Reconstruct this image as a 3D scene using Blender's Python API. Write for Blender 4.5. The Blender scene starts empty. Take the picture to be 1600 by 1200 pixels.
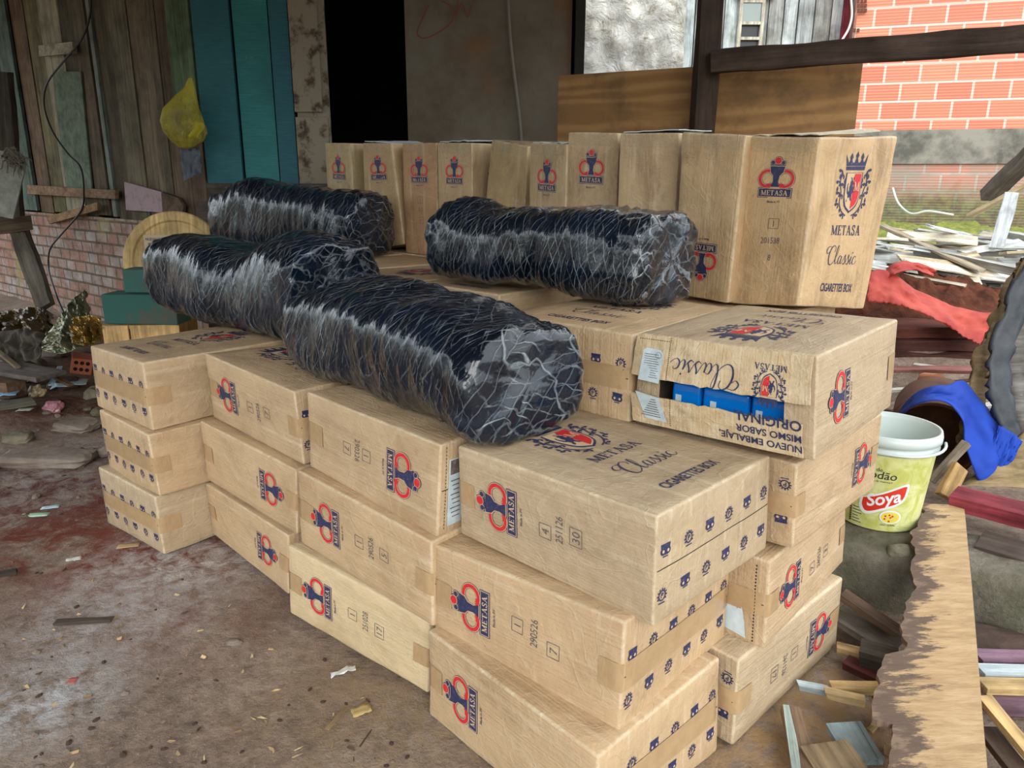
import bpy, bmesh, math, random
from mathutils import Vector, Matrix, noise
import numpy as np
PI = math.pi
sc = bpy.context.scene
COL = sc.collection
# ------------------------------------------------------------------ camera
F_PX, PITCH, ROLL, CZ = 1152.31, 0.268063, 0.005772, 1.340958
fw = Vector((0, math.cos(PITCH), -math.sin(PITCH)))
rt0 = Vector((1, 0, 0)); up0 = rt0.cross(fw)
RT = rt0*math.cos(ROLL) + up0*math.sin(ROLL)
UP = up0*math.cos(ROLL) - rt0*math.sin(ROLL)
EYE = Vector((0, 0, CZ))
cd = bpy.data.cameras.new('camera'); cam = bpy.data.objects.new('camera', cd); COL.objects.link(cam)
cd.sensor_width = 36; cd.lens = F_PX/1600*36; cd.clip_start = .05; cd.clip_end = 200
m3 = Matrix((RT, UP, -fw)).transposed()
cam.matrix_world = Matrix.Translation(EYE) @ m3.to_4x4()
sc.camera = cam
# ------------------------------------------------------------------ world and light (overcast daylight)
w = bpy.data.worlds.new('overcast_sky'); sc.world = w; w.use_nodes = True
nt = w.node_tree; nt.nodes.clear()
wo = nt.nodes.new('ShaderNodeOutputWorld'); bg = nt.nodes.new('ShaderNodeBackground')
tc = nt.nodes.new('ShaderNodeTexCoord'); sx = nt.nodes.new('ShaderNodeSeparateXYZ'); rp = nt.nodes.new('ShaderNodeValToRGB')
nt.links.new(tc.outputs['Generated'], sx.inputs[0])
mz = nt.nodes.new('ShaderNodeMapRange'); mz.inputs[1].default_value = -1; mz.inputs[2].default_value = 1      # height of the view direction, -1..1
nt.links.new(sx.outputs['Z'], mz.inputs[0]); nt.links.new(mz.outputs[0], rp.inputs[0])
er = rp.color_ramp.elements; er[0].position = .49; er[0].color = (.16, .14, .12, 1)         # ground far off
er[1].position = 1.0; er[1].color = (.93, .97, 1.0, 1)
for p_, c_ in ((.50, (.20, .23, .20, 1)), (.545, (.30, .34, .32, 1)), (.575, (.80, .88, .95, 1))): e = er.new(p_); e.color = c_   # treeline-like dark band added for reflections, then overcast sky
nt.links.new(rp.outputs[0], bg.inputs[0]); bg.inputs[1].default_value = 1.95
nt.links.new(bg.outputs[0], wo.inputs[0])
sl = bpy.data.lights.new('sun', 'SUN'); sl.energy = 1.25; sl.angle = math.radians(35); sl.color = (1, .97, .92)
so = bpy.data.objects.new('sun', sl); COL.objects.link(so)
so.rotation_euler = Vector((-.12, .90, -.42)).to_track_quat('-Z', 'Y').to_euler()
sc.view_settings.view_transform = 'Standard'; sc.view_settings.look = 'None'
sc.view_settings.gamma = 1; sc.view_settings.use_curve_mapping = False
sc.view_settings.exposure = 0.5

# ------------------------------------------------------------------ helpers
def ray(px, py): return fw + RT*((px-800)/F_PX) - UP*((py-600)/F_PX)
def at(px, py, y):            # point of the place seen there, on the vertical plane at distance y
    d = ray(px, py); return EYE + d*(y/d.y)
def atz(px, py, z):           # the same on the level plane at height z
    d = ray(px, py); return EYE + d*((z-EYE.z)/d.z)

def srgb(r, g, b):
    f = lambda c: ((c/255+.055)/1.055)**2.4 if c > 10 else c/255/12.92
    return (f(r), f(g), f(b), 1)

class NT:
    def __init__(s, name):
        s.m = bpy.data.materials.new(name); s.m.use_nodes = True; s.t = s.m.node_tree
        s.t.nodes.clear(); s.out = s.n('ShaderNodeOutputMaterial')
        s.b = s.n('ShaderNodeBsdfPrincipled'); s.t.links.new(s.b.outputs[0], s.out.inputs[0])
    def n(s, typ, **kw):
        nd = s.t.nodes.new(typ)
        for k, v in kw.items():
            if k[0] == 'i' and k[1:].isdigit(): nd.inputs[int(k[1:])].default_value = v
            else: setattr(nd, k, v)
        return nd
    def l(s, a, b): s.t.links.new(a, b)
    def set(s, **kw):
        for k, v in kw.items(): s.b.inputs[k.replace('_', ' ')].default_value = v
    def coord(s, scale=(1, 1, 1), src='Object', attr=None, rot=(0, 0, 0)):
        mp = s.n('ShaderNodeMapping'); mp.inputs['Scale'].default_value = scale; mp.inputs['Rotation'].default_value = rot
        if attr: a = s.n('ShaderNodeAttribute', attribute_name=attr); s.l(a.outputs['Vector'], mp.inputs[0])
        elif src == 'World': a = s.n('ShaderNodeNewGeometry'); s.l(a.outputs['Position'], mp.inputs[0])
        else: a = s.n('ShaderNodeTexCoord'); s.l(a.outputs[src], mp.inputs[0])
        return mp.outputs[0]
    def noise(s, vec, scale=5, detail=4, rough=.6, dist=0):
        nd = s.n('ShaderNodeTexNoise'); s.l(vec, nd.inputs['Vector'])
        nd.inputs['Scale'].default_value = scale; nd.inputs['Detail'].default_value = detail
        nd.inputs['Roughness'].default_value = rough; nd.inputs['Distortion'].default_value = dist
        return nd.outputs['Fac']
    def ramp(s, fac, stops):
        r = s.n('ShaderNodeValToRGB'); s.l(fac, r.inputs[0]); e = r.color_ramp.elements
        while len(e) < len(stops): e.new(.5)
        for i, (p, c) in enumerate(stops):
            e[i].position = p; e[i].color = c if len(c) == 4 else (*c, 1)
        return r.outputs[0]
    def mix(s, fac, a, b, mode='MIX'):
        m = s.n('ShaderNodeMix', data_type='RGBA', blend_type=mode)
        for sock, v in ((m.inputs[0], fac), (m.inputs[6], a), (m.inputs[7], b)):
            if hasattr(v, 'links') or isinstance(v, bpy.types.NodeSocket): s.l(v, sock)
            else: sock.default_value = v
        return m.outputs[2]
    def math(s, op, a, b=0.0, clamp=False):
        m = s.n('ShaderNodeMath', operation=op, use_clamp=clamp)
        for sock, v in ((m.inputs[0], a), (m.inputs[1], b)):
            if isinstance(v, bpy.types.NodeSocket): s.l(v, sock)
            else: sock.default_value = v
        return m.outputs[0]
    def color(s, c):
        if isinstance(c, bpy.types.NodeSocket): s.l(c, s.b.inputs['Base Color'])
        else: s.b.inputs['Base Color'].default_value = c
    def bump(s, h, strength=.3, dist=.01):
        b = s.n('ShaderNodeBump'); b.inputs['Strength'].default_value = strength; b.inputs['Distance'].default_value = dist
        s.l(h, b.inputs['Height']); s.l(b.outputs[0], s.b.inputs['Normal']); return b
K0, K1 = (0, 0, 0, 1), (1, 1, 1, 1)

def simple(name, c, rough=.7, c2=None, scale=8, bump=0, metallic=0, stretch=(1, 1, 1), src='Object', lo=.35, hi=.65, spec=None):
    t = NT(name); t.set(Roughness=rough, Metallic=metallic)
    if spec is not None: t.b.inputs['Specular IOR Level'].default_value = spec
    if c2 or bump:
        v = t.coord(stretch, src); n = t.noise(v, scale, 6, .65)
        if c2: t.color(t.ramp(n, [(lo, c), (hi, c2)]))
        else: t.color(c)
        if bump: t.bump(n, 1, bump)
    else: t.color(c)
    return t.m

def tinted_wood(name, rough=.85, spec=.2, axis='Z', grain=1.0):
    """weathered wood; each plank's own colour comes from its 'tint' attribute"""
    t = NT(name); t.set(Roughness=rough); t.b.inputs['Specular IOR Level'].default_value = spec
    a = t.n('ShaderNodeAttribute', attribute_name='tint')
    st = {'Z': (14, 14, .9), 'X': (.9, 14, 14), 'Y': (14, .9, 14)}[axis]
    v = t.coord(st, attr='pc'); n1 = t.noise(v, 2.2, 8, .72, .6)
    v2 = t.coord((1, 1, 1), attr='pc'); n2 = t.noise(v2, 3.5, 5, .65)
    c = t.mix(1, a.outputs['Color'], t.ramp(n1, [(.30, (.42, .40, .38)), (.5, (.9, .9, .9)), (.72, (1.45, 1.43, 1.4))]), 'MULTIPLY')
    c = t.mix(1, c, t.ramp(n2, [(.34, (.55, .53, .5)), (.55, (1.05, 1.05, 1.05)), (.75, (1.3, 1.28, 1.2))]), 'MULTIPLY')
    t.color(c); t.bump(n1, grain, .006)
    return t.m

class MB:
    """mesh builder with per-face material index, 'tint' colour and 'pc' point attribute"""
    def __init__(s): s.v = []; s.f = []; s.mi = []; s.pc = []; s.tc = []; s.tint = K1; s.m = 0; s.off = Vector((0, 0, 0))
    def vert(s, p, pc=None):
        s.v.append(tuple(p)); q = Vector(pc if pc is not None else p) + s.off
        s.pc.append(tuple(q)); s.tc.append(tuple(s.tint)); return len(s.v)-1
    def face(s, idx, m=None): s.f.append(tuple(idx)); s.mi.append(s.m if m is None else m)
    def box(s, c, d, R=None, j=0, taper=None, segs=1):
        """box centred at c with size d, rotation R (Matrix 3x3), corner jitter j; segs along the longest axis with wobble"""
        c = Vector(c); R = R or Matrix.Identity(3)
        ax = max(range(3), key=lambda i: d[i]); o1, o2 = [i for i in range(3) if i != ax]
        rings = []
        for k in range(segs+1):
            t = k/segs-.5; r = []
            wob = Vector((0, 0, 0))
            for (a, b) in ((-.5, -.5), (.5, -.5), (.5, .5), (-.5, .5)):
                q = [0, 0, 0]; q[ax] = t*d[ax]; q[o1] = a*d[o1]; q[o2] = b*d[o2]
                q = Vector(q)
                if j: q += Vector([random.uniform(-j, j) for _ in range(3)])
                r.append(s.vert(c + R @ q, q))
            rings.append(r)
        for k in range(segs):
            A, B = rings[k], rings[k+1]
            for i in range(4): s.face((A[i], A[(i+1) % 4], B[(i+1) % 4], B[i]))
        s.face(rings[0][::-1]); s.face(rings[-1])
    def tube(s, pts, r, n=8, cap=True):
        pts = [Vector(p) for p in pts]; rings = []
        rs = r if isinstance(r, (list, tuple)) else [r]*len(pts)
        prev = None
        for i, p in enumerate(pts):
            d = (pts[min(i+1, len(pts)-1)] - pts[max(i-1, 0)]).normalized()
            a = prev if prev else (Vector((0, 0, 1)) if abs(d.z) < .9 else Vector((1, 0, 0)))
            x = (a - d*a.dot(d)).normalized(); prev = x; y = d.cross(x)
            rings.append([s.vert(p + (x*math.cos(2*PI*k/n) + y*math.sin(2*PI*k/n))*rs[i]) for k in range(n)])
        for A, B in zip(rings, rings[1:]):
            for k in range(n): s.face((A[k], A[(k+1) % n], B[(k+1) % n], B[k]))
        if cap: s.face(rings[0][::-1]); s.face(rings[-1])
    def grid(s, fn, nu, nv, m=None, pc=None):
        ids = [[s.vert(fn(i/nu, j/nv), pc(i/nu, j/nv) if pc else None) for j in range(nv+1)] for i in range(nu+1)]
        for i in range(nu):
            for j in range(nv): s.face((ids[i][j], ids[i+1][j], ids[i+1][j+1], ids[i][j+1]), m)
        return ids
    def lathe(s, prof, n=40, close=False):
        """prof: (radius, z) list, around the local z axis"""
        ids = [[s.vert((r*math.cos(2*PI*k/n), r*math.sin(2*PI*k/n), z)) for k in range(n)] for r, z in prof]
        for A, B in zip(ids, ids[1:]):
            for k in range(n): s.face((A[k], A[(k+1) % n], B[(k+1) % n], B[k]))
        if close: s.face(ids[0][::-1]); s.face(ids[-1])
        return ids
    def sheet(s, fn, nu, nv, th):
        """a thin solid sheet: fn(u,v) top surface, th thickness downwards along the face normal"""
        def nrm(u, v):
            e = 1e-3; a = Vector(fn(min(u+e, 1), v)) - Vector(fn(max(u-e, 0), v)); b = Vector(fn(u, min(v+e, 1))) - Vector(fn(u, max(v-e, 0)))
            n = a.cross(b); return n.normalized() if n.length > 1e-12 else Vector((0, 0, 1))
        A = s.grid(fn, nu, nv)
        B = [[s.vert(Vector(fn(i/nu, j/nv)) - nrm(i/nu, j/nv)*th) for j in range(nv+1)] for i in range(nu+1)]
        for i in range(nu):
            for j in range(nv): s.face((B[i][j], B[i][j+1], B[i+1][j+1], B[i+1][j]))
        for i in range(nu):
            s.face((A[i][0], B[i][0], B[i+1][0], A[i+1][0])); s.face((A[i][nv], A[i+1][nv], B[i+1][nv], B[i][nv]))
        for j in range(nv):
            s.face((A[0][j], A[0][j+1], B[0][j+1], B[0][j])); s.face((A[nu][j], B[nu][j], B[nu][j+1], A[nu][j+1]))
    def build(s, name, mats, parent=None, smooth=False, bevel=0, loc=None, rot=None, autosmooth=None):
        me = bpy.data.meshes.new(name); me.from_pydata(s.v, [], s.f)
        if not isinstance(mats, (list, tuple)): mats = [mats]
        for m in mats: me.materials.append(m)
        me.polygons.foreach_set('material_index', s.mi)
        a = me.attributes.new('pc', 'FLOAT_VECTOR', 'POINT'); a.data.foreach_set('vector', [x for p in s.pc for x in p])
        a = me.attributes.new('tint', 'FLOAT_COLOR', 'POINT'); a.data.foreach_set('color', [x for p in s.tc for x in p])
        if smooth: me.polygons.foreach_set('use_smooth', [True]*len(me.polygons))
        me.validate(); me.update()
        o = bpy.data.objects.new(name, me); COL.objects.link(o)
        if parent: o.parent = parent
        if loc is not None: o.location = loc
        if rot is not None: o.rotation_euler = rot
        if bevel:
            b = o.modifiers.new('bevel', 'BEVEL'); b.width = bevel; b.segments = 2; b.limit_method = 'ANGLE'
        return o

def tag(o, label=None, cat=None, group=None, kind=None):
    if label: o['label'] = label
    if cat: o['category'] = cat
    if group: o['group'] = group
    if kind: o['kind'] = kind
    return o
def empty(name, loc, label, cat, group=None, rz=0):
    o = bpy.data.objects.new(name, None); COL.objects.link(o); o.location = loc; o.rotation_euler = (0, 0, rz)
    o.empty_display_size = .1
    return tag(o, label, cat, group)
def struct(o, label=None): o['kind'] = 'structure'; tag(o, label); return o
def Rz(a): return Matrix.Rotation(a, 3, 'Z')
def Rdir(d, up=Vector((0, 0, 1))):   # matrix whose X axis runs along d
    x = Vector(d).normalized(); y = Vector(up).cross(x)
    y = y.normalized() if y.length > 1e-4 else Vector((0, 1, 0)); return Matrix((x, y, x.cross(y))).transposed()
def fbm(x, y, z=0, o=4):
    return noise.fractal(Vector((x, y, z)), .9, 2.1, o)

# ------------------------------------------------------------------ stencils: flat printed shapes (x, y in metres)
_txt = {}
def text2d(body, size=1.0, squeeze=1.0, bold=0.0, align='CENTER', shear=0):
    key = (body, bold, align, shear)
    if key not in _txt:
        cu = bpy.data.curves.new('t', 'FONT'); cu.body = body; cu.size = 1; cu.align_x = align; cu.offset = bold; cu.shear = shear
        cu.resolution_u = 3
        ob = bpy.data.objects.new('t', cu); COL.objects.link(ob)
        bpy.context.view_layer.update()
        me = bpy.data.meshes.new_from_object(ob.evaluated_get(bpy.context.evaluated_depsgraph_get()))
        _txt[key] = ([(v.co.x, v.co.y) for v in me.vertices], [tuple(p.vertices) for p in me.polygons])
        bpy.data.objects.remove(ob); bpy.data.curves.remove(cu); bpy.data.meshes.remove(me)
    V, Fc = _txt[key]
    return [(x*size*squeeze, y*size) for x, y in V], Fc
class Print:
    def __init__(s): s.parts = []          # (verts, faces, mat, layer)
    def add(s, V, Fc, m, layer=0): s.parts.append((V, Fc, m, layer)); return s
    def text(s, body, x, y, size, m=0, layer=0, squeeze=1, bold=0, align='CENTER', shear=0):
        V, Fc = text2d(body, size, squeeze, bold, align, shear); s.add([(a+x, b+y) for a, b in V], Fc, m, layer)
    def poly(s, pts, m=0, layer=0): s.add(list(pts), [tuple(range(len(pts)))], m, layer)
    def rect(s, x0, y0, x1, y1, m=0, layer=0):
        s.poly([(x0, y0), (x1, y0), (x1, y1), (x0, y1)], m, layer)
    def stroke(s, pts, wd, m=0, layer=0):
        ws = wd if isinstance(wd, (list, tuple)) else [wd]*len(pts)
        V = []; n = len(pts)
        for i, (x, y) in enumerate(pts):
            a = pts[max(i-1, 0)]; b = pts[min(i+1, n-1)]; dx, dy = b[0]-a[0], b[1]-a[1]; L = math.hypot(dx, dy) or 1
            nx, ny = -dy/L*ws[i]/2, dx/L*ws[i]/2
            V += [(x+nx, y+ny), (x-nx, y-ny)]
        s.add(V, [(2*i, 2*i+1, 2*i+3, 2*i+2) for i in range(n-1)], m, layer)
    def arc(s, cx, cy, r, a0, a1, wd, m=0, layer=0, n=20, ry=None):
        ry = ry or r
        s.stroke([(cx+r*math.cos(math.radians(a0+(a1-a0)*k/n)), cy+ry*math.sin(math.radians(a0+(a1-a0)*k/n))) for k in range(n+1)], wd, m, layer)
    def disc(s, cx, cy, r, m=0, layer=0, n=14, ry=None):
        s.poly([(cx+r*math.cos(2*PI*k/n), cy+(ry or r)*math.sin(2*PI*k/n)) for k in range(n)], m, layer)
    def frame(s, x0, y0, x1, y1, wd, m=0, layer=0):
        s.stroke([(x0, y0), (x1, y0)], wd, m, layer); s.stroke([(x1, y0), (x1, y1)], wd, m, layer)
        s.stroke([(x1, y1), (x0, y1)], wd, m, layer); s.stroke([(x0, y1), (x0, y0)], wd, m, layer)
    def put(s, o, x=0, y=0, sc=1, rot=0, dl=0, flipx=1):
        c, q = math.cos(rot), math.sin(rot)
        for V, Fc, m, l in o.parts:
            s.add([(x+sc*(a*flipx*c-b*q), y+sc*(a*flipx*q+b*c)) for a, b in V], Fc, m, l+dl)
        return s
    def apply(s, mb, fn, base=0, off=.0012, step=.0004, mats=0):
        """fn(x, y, offset) -> point; appended to the mesh builder with material slot mats+m"""
        for V, Fc, m, l in s.parts:
            ids = [mb.vert(fn(x, y, off+l*step)) for x, y in V]
            for f in Fc: mb.face([ids[i] for i in f], mats+m)
    def fine(s, step=.012):
        """the same print cut into small cells, for strongly curved surfaces"""
        o = Print()
        for V, Fc, m, l in s.parts:
            bm = bmesh.new(); vs = [bm.verts.new((x, y, 0)) for x, y in V]
            for f in Fc:
                try: bm.faces.new([vs[i] for i in f])
                except ValueError: pass
            bmesh.ops.triangulate(bm, faces=bm.faces)
            for _ in range(5):
                ed = [e for e in bm.edges if e.calc_length() > step]
                if not ed: break
                bmesh.ops.subdivide_edges(bm, edges=ed, cuts=1); bmesh.ops.triangulate(bm, faces=bm.faces)
            bm.verts.ensure_lookup_table(); bm.verts.index_update()
            o.add([(v.co.x, v.co.y) for v in bm.verts], [tuple(v.index for v in f.verts) for f in bm.faces], m, l); bm.free()
        return o
def crom(pts, n=6):
    """smooth curve through the points"""
    P = [pts[0]] + list(pts) + [pts[-1]]; o = []
    for i in range(1, len(P)-2):
        for k in range(n):
            t = k/n; a, b, c, d = P[i-1], P[i], P[i+1], P[i+2]
            o.append(tuple(.5*((2*b[j]) + (-a[j]+c[j])*t + (2*a[j]-5*b[j]+4*c[j]-d[j])*t*t + (-a[j]+3*b[j]-3*c[j]+d[j])*t**3) for j in range(len(a))))
    o.append(tuple(pts[-1])); return o
# print material slots: 0 navy, 1 red, 2 bare card, 3 white, 4 grey ink
def serif(word, h, m=0, layer=0, gap=.16):
    """slab lettering for the word on the boxes, centred, cap height h"""
    p = Print(); x = 0; T = .19; t = .08; S = .07
    def slab(a, b, y): p.rect(a, y-S/2, b, y+S/2, m, layer)
    for ch in word:
        if ch == 'M':
            wd = 1.08
            p.stroke([(x+.14, 0), (x+.14, 1)], t, m, layer); p.stroke([(x+.14, .98), (x+.54, .05)], T, m, layer)
            p.stroke([(x+.54, .05), (x+.92, .98)], t, m, layer); p.stroke([(x+.92, 0), (x+.92, 1)], T, m, layer)
            slab(x, x+.28, .035); slab(x+.76, x+1.08, .035); slab(x, x+.2, .965); slab(x+.88, x+1.08, .965)
        elif ch == 'E':
            wd = .72
            p.stroke([(x+.2, 0), (x+.2, 1)], T, m, layer); slab(x, x+.7, .035); slab(x, x+.66, .965); slab(x+.2, x+.5, .52)
            p.rect(x+.62, 0, x+.7, .24, m, layer); p.rect(x+.6, .76, x+.67, 1, m, layer); p.rect(x+.47, .4, x+.53, .64, m, layer)
        elif ch == 'T':
            wd = .78
            p.stroke([(x+.39, 0), (x+.39, 1)], T, m, layer); slab(x+.02, x+.76, .965); slab(x+.24, x+.54, .035)
            p.rect(x+.02, .74, x+.09, 1, m, layer); p.rect(x+.69, .74, x+.76, 1, m, layer)
        elif ch == 'A':
            wd = .92
            p.stroke([(x+.14, 0), (x+.44, 1)], t, m, layer); p.stroke([(x+.42, 1), (x+.76, 0)], T, m, layer)
            slab(x, x+.28, .035); slab(x+.6, x+.94, .035); p.rect(x+.24, .3, x+.62, .37, m, layer)
        elif ch == 'S':
            wd = .6
            p.stroke(crom([(.52+x, .74), (.46+x, .92), (.3+x, .98), (.12+x, .88), (.12+x, .68), (.3+x, .54), (.48+x, .38), (.5+x, .16), (.3+x, .02), (.12+x, .08), (.05+x, .26)], 4), .14, m, layer)
            p.rect(x+.5, .68, x+.56, 1, m, layer); p.rect(x+.02, 0, x+.08, .3, m, layer)
        x += wd + gap*.6
    o = Print(); o.put(p, -(x-gap*.6)/2*h, 0, h); return o
def make_logo():
    """two red hooked rings on a navy column with a crown, over a banner; height .138, width .114, centred"""
    p = Print(); N, R, C = 0, 1, 2
    p.rect(-.058, -.069, .058, -.035, N, 0); p.rect(-.0558, -.0668, .0558, -.0372, C, 1); p.rect(-.054, -.065, .054, -.039, N, 2)
    p.put(serif('METASA', .0165, C, 3), 0, -.0605)
    for s in (-1, 1):
        a0, a1 = (30, 318) if s < 0 else (150, -138)
        p.arc(s*.0305, -.005, .0250, a0, a1, .0155, N, 0, 26, .026); p.arc(s*.0305, -.005, .0250, a0, a1, .0130, C, 1, 26, .026)
        p.arc(s*.0305, -.005, .0250, a0, a1, .0096, R, 2, 26, .026)
        p.rect(s*.029-.012 if s > 0 else -.03, -.0345, .03 if s > 0 else s*.029+.012, -.022, R, 2)
    p.poly([(-.027, .038), (.027, .038), (.0235, .016), (.0125, .004), (.0105, -.014), (.018, -.034), (-.018, -.034), (-.0105, -.014), (-.0125, .004), (-.0235, .016)], C, 2)
    p.poly([(-.025, .036), (.025, .036), (.0218, .0168), (.011, .005), (.0090, -.014), (.0155, -.0325), (-.0155, -.0325), (-.0090, -.014), (-.011, .005), (-.0218, .0168)], N, 3)
    p.rect(-.026, .034, .026, .041, N, 2)
    for x in (-.0175, .0175): p.disc(x, .048, .0098, N, 1); p.disc(x, .048, .0083, C, 2); p.disc(x, .048, .0068, N, 3)
    p.disc(0, .055, .0145, N, 1, 18); p.disc(0, .055, .0128, C, 4, 18); p.disc(0, .055, .0112, R, 5, 18)
    return p
def make_crest(full=True):
    """crown over a shield half bare half red with a lion and an M between laurel scrolls; about .19 wide"""
    p = Print(); N, R, C = 0, 1, 2
    # crown
    p.poly([(-.052, .066), (.052, .066), (.054, .078), (-.054, .078)], N)
    p.poly([(-.054, .080), (.054, .080), (.062, .118), (.044, .092), (.0, .090), (-.044, .092), (-.062, .118)], N)
    for x, hh in ((-.03, .108), (0, .113), (.03, .108)):
        p.poly([(x-.012, .088), (x+.012, .088), (x+.004, hh-.008), (x+.009, hh), (x, hh+.014), (x-.009, hh), (x-.004, hh-.008)], N)
    # shield
    def sh(s, y0=0):
        pts = [(-.045*s, .058), (.045*s, .058)]
        pts += crom([(.047*s, .03), (.045*s, -.01), (.032*s, -.048*s), (.0, -.070*s)], 3)
        pts += crom([(-.001, -.070*s), (-.032*s, -.048*s), (-.045*s, -.01), (-.047*s, .03)], 3)
        return pts
    p.poly(sh(1.08), N, 0); p.poly([(a*.97, b*.97) for a, b in sh(1.0)], C, 1)
    p.poly([(0, .054), (.041, .054)] + crom([(.042, .03), (.040, -.01), (.028, -.044), (.0, -.062)], 3), R, 2)
    lion = [(-.030, -.040), (-.020, -.036), (-.018, -.026), (-.011, -.020), (-.004, -.034), (.006, -.036), (.001, -.026), (.000, -.012), (.006, -.004), (.014, -.006), (.011, .002), (.004, .004), (.012, .012), (.009, .017), (.001, .012), (-.001, .020), (.004, .026), (-.001, .036), (-.010, .040), (-.019, .034), (-.018, .024), (-.022, .014), (-.020, .002), (-.026, -.004), (-.030, .006), (-.034, .018), (-.030, .030), (-.036, .026), (-.039, .010), (-.034, -.008), (-.026, -.014), (-.024, -.024), (-.030, -.030)]
    lion = [(x*.86-.004, y*.92-.002) for x, y in lion]
    p.poly(lion, N, 3)
    for q in ([(-.010, .030), (-.018, .043)], [(-.004, .034), (-.002, .045)], [(.008, .014), (.017, .018)], [(.012, -.003), (.019, .001)]): p.stroke(q, .004, N, 3)
    p.put(serif('M', .030, C, 4), .020, -.002)
    for s in (-1, 1):
        p.stroke([(s*x, y) for x, y in crom([(.018, -.084), (.045, -.070), (.066, -.040), (.068, -.005), (.078, .022), (.074, .050)], 5)], .0050, N, 0)
        for x, y, r, a in ((.078, -.052, .010, 40), (.060, -.022, .008, 200), (.082, -.014, .009, 20), (.060, .014, .008, 170), (.088, .022, .010, 30), (.066, .044, .008, 160), (.078, .060, .007, 80), (.038, -.088, .009, -40)):
            p.arc(s*x, y, r*.75, 0 if s > 0 else 180, 250 if s > 0 else -70, .0058, N, 0, 8)
            p.disc(s*(x+.008), y+.006, .0080, N, 0, 7, .0050)
        for x, y in ((.070, .052), (.082, .044), (.092, .004), (.086, -.034), (.056, -.066), (.052, .030)):
            p.poly([(s*x, y-.010), (s*(x+.006), y), (s*x, y+.011), (s*(x-.005), y)], N, 0)
    return p
def make_script():
    """the word written in a pen script, about .19 wide"""
    p = Print()
    def st(pts, w0=.0016, w1=.0044):
        c = crom(pts, 6); n = len(c); ws = []
        for i in range(n):
            a = c[max(i-1, 0)]; b = c[min(i+1, n-1)]; dy = b[1]-a[1]; L = math.hypot(b[0]-a[0], dy) or 1
            ws.append(w0 + (w1-w0)*max(0, -dy/L))
        p.stroke(c, ws, 0, 0)
    st([(-.050, .022), (-.046, .036), (-.056, .044), (-.072, .034), (-.083, .008), (-.080, -.016), (-.066, -.022), (-.050, -.012)], .0022, .0055)
    st([(-.066, .038), (-.088, .040), (-.100, .026), (-.092, .016), (-.080, .024)])
    st([(-.050, -.012), (-.036, .008), (-.026, .034), (-.027, .044), (-.033, .040), (-.040, .008), (-.040, -.012), (-.034, -.018), (-.024, -.008)])
    def aa(x): st([(x+.016, .006), (x+.006, .010), (x-.002, -.004), (x, -.017), (x+.008, -.015), (x+.017, .008), (x+.013, -.010), (x+.017, -.018), (x+.026, -.008)])
    aa(-.020)
    for x in (.006, .028): st([(x, -.008), (x+.012, .014), (x+.013, .004), (x+.017, -.010), (x+.009, -.019), (x+.001, -.014)], .0018, .0042); st([(x+.006, -.018), (x+.016, -.014), (x+.022, -.008)], .0014, .002)
    st([(.050, -.008), (.059, .009), (.055, -.010), (.059, -.018), (.070, -.008)]); p.disc(.0645, .021, .0028, 0, 0, 8)
    st([(.090, .004), (.086, .010), (.076, .006), (.071, -.008), (.077, -.018), (.088, -.015), (.098, -.006)])
    return p
def make_stamp(k):
    p = Print()
    if k == 0:
        p.poly([(-.015, .004), (.015, .004), (.017, .016), (-.017, .016)], 0); p.rect(-.010, -.010, .010, .005, 0)
        for s in (-1, 1): p.disc(s*.0095, -.001, .0085, 0, 0, 10); p.disc(s*.0085, -.001, .0038, 2, 1, 8)
        p.rect(-.009, -.015, .009, -.012, 0)
    else:
        p.arc(0, 0, .0115, 0, 360, .0035, 0, 0, 16); p.text('P', 0, -.006, .018, 0, 0, 1, .02)
        for a in range(-30, 211, 30):
            c, q = math.cos(math.radians(a)), math.sin(math.radians(a)); p.stroke([(.013*c, .013*q), (.0175*c, .0175*q)], .004)
        p.rect(-.011, -.019, .011, -.016, 0)
    return p
LOGO, CREST, SCRIPT, STAMP = make_logo(), make_crest(), make_script(), [make_stamp(0), make_stamp(1)]
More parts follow.
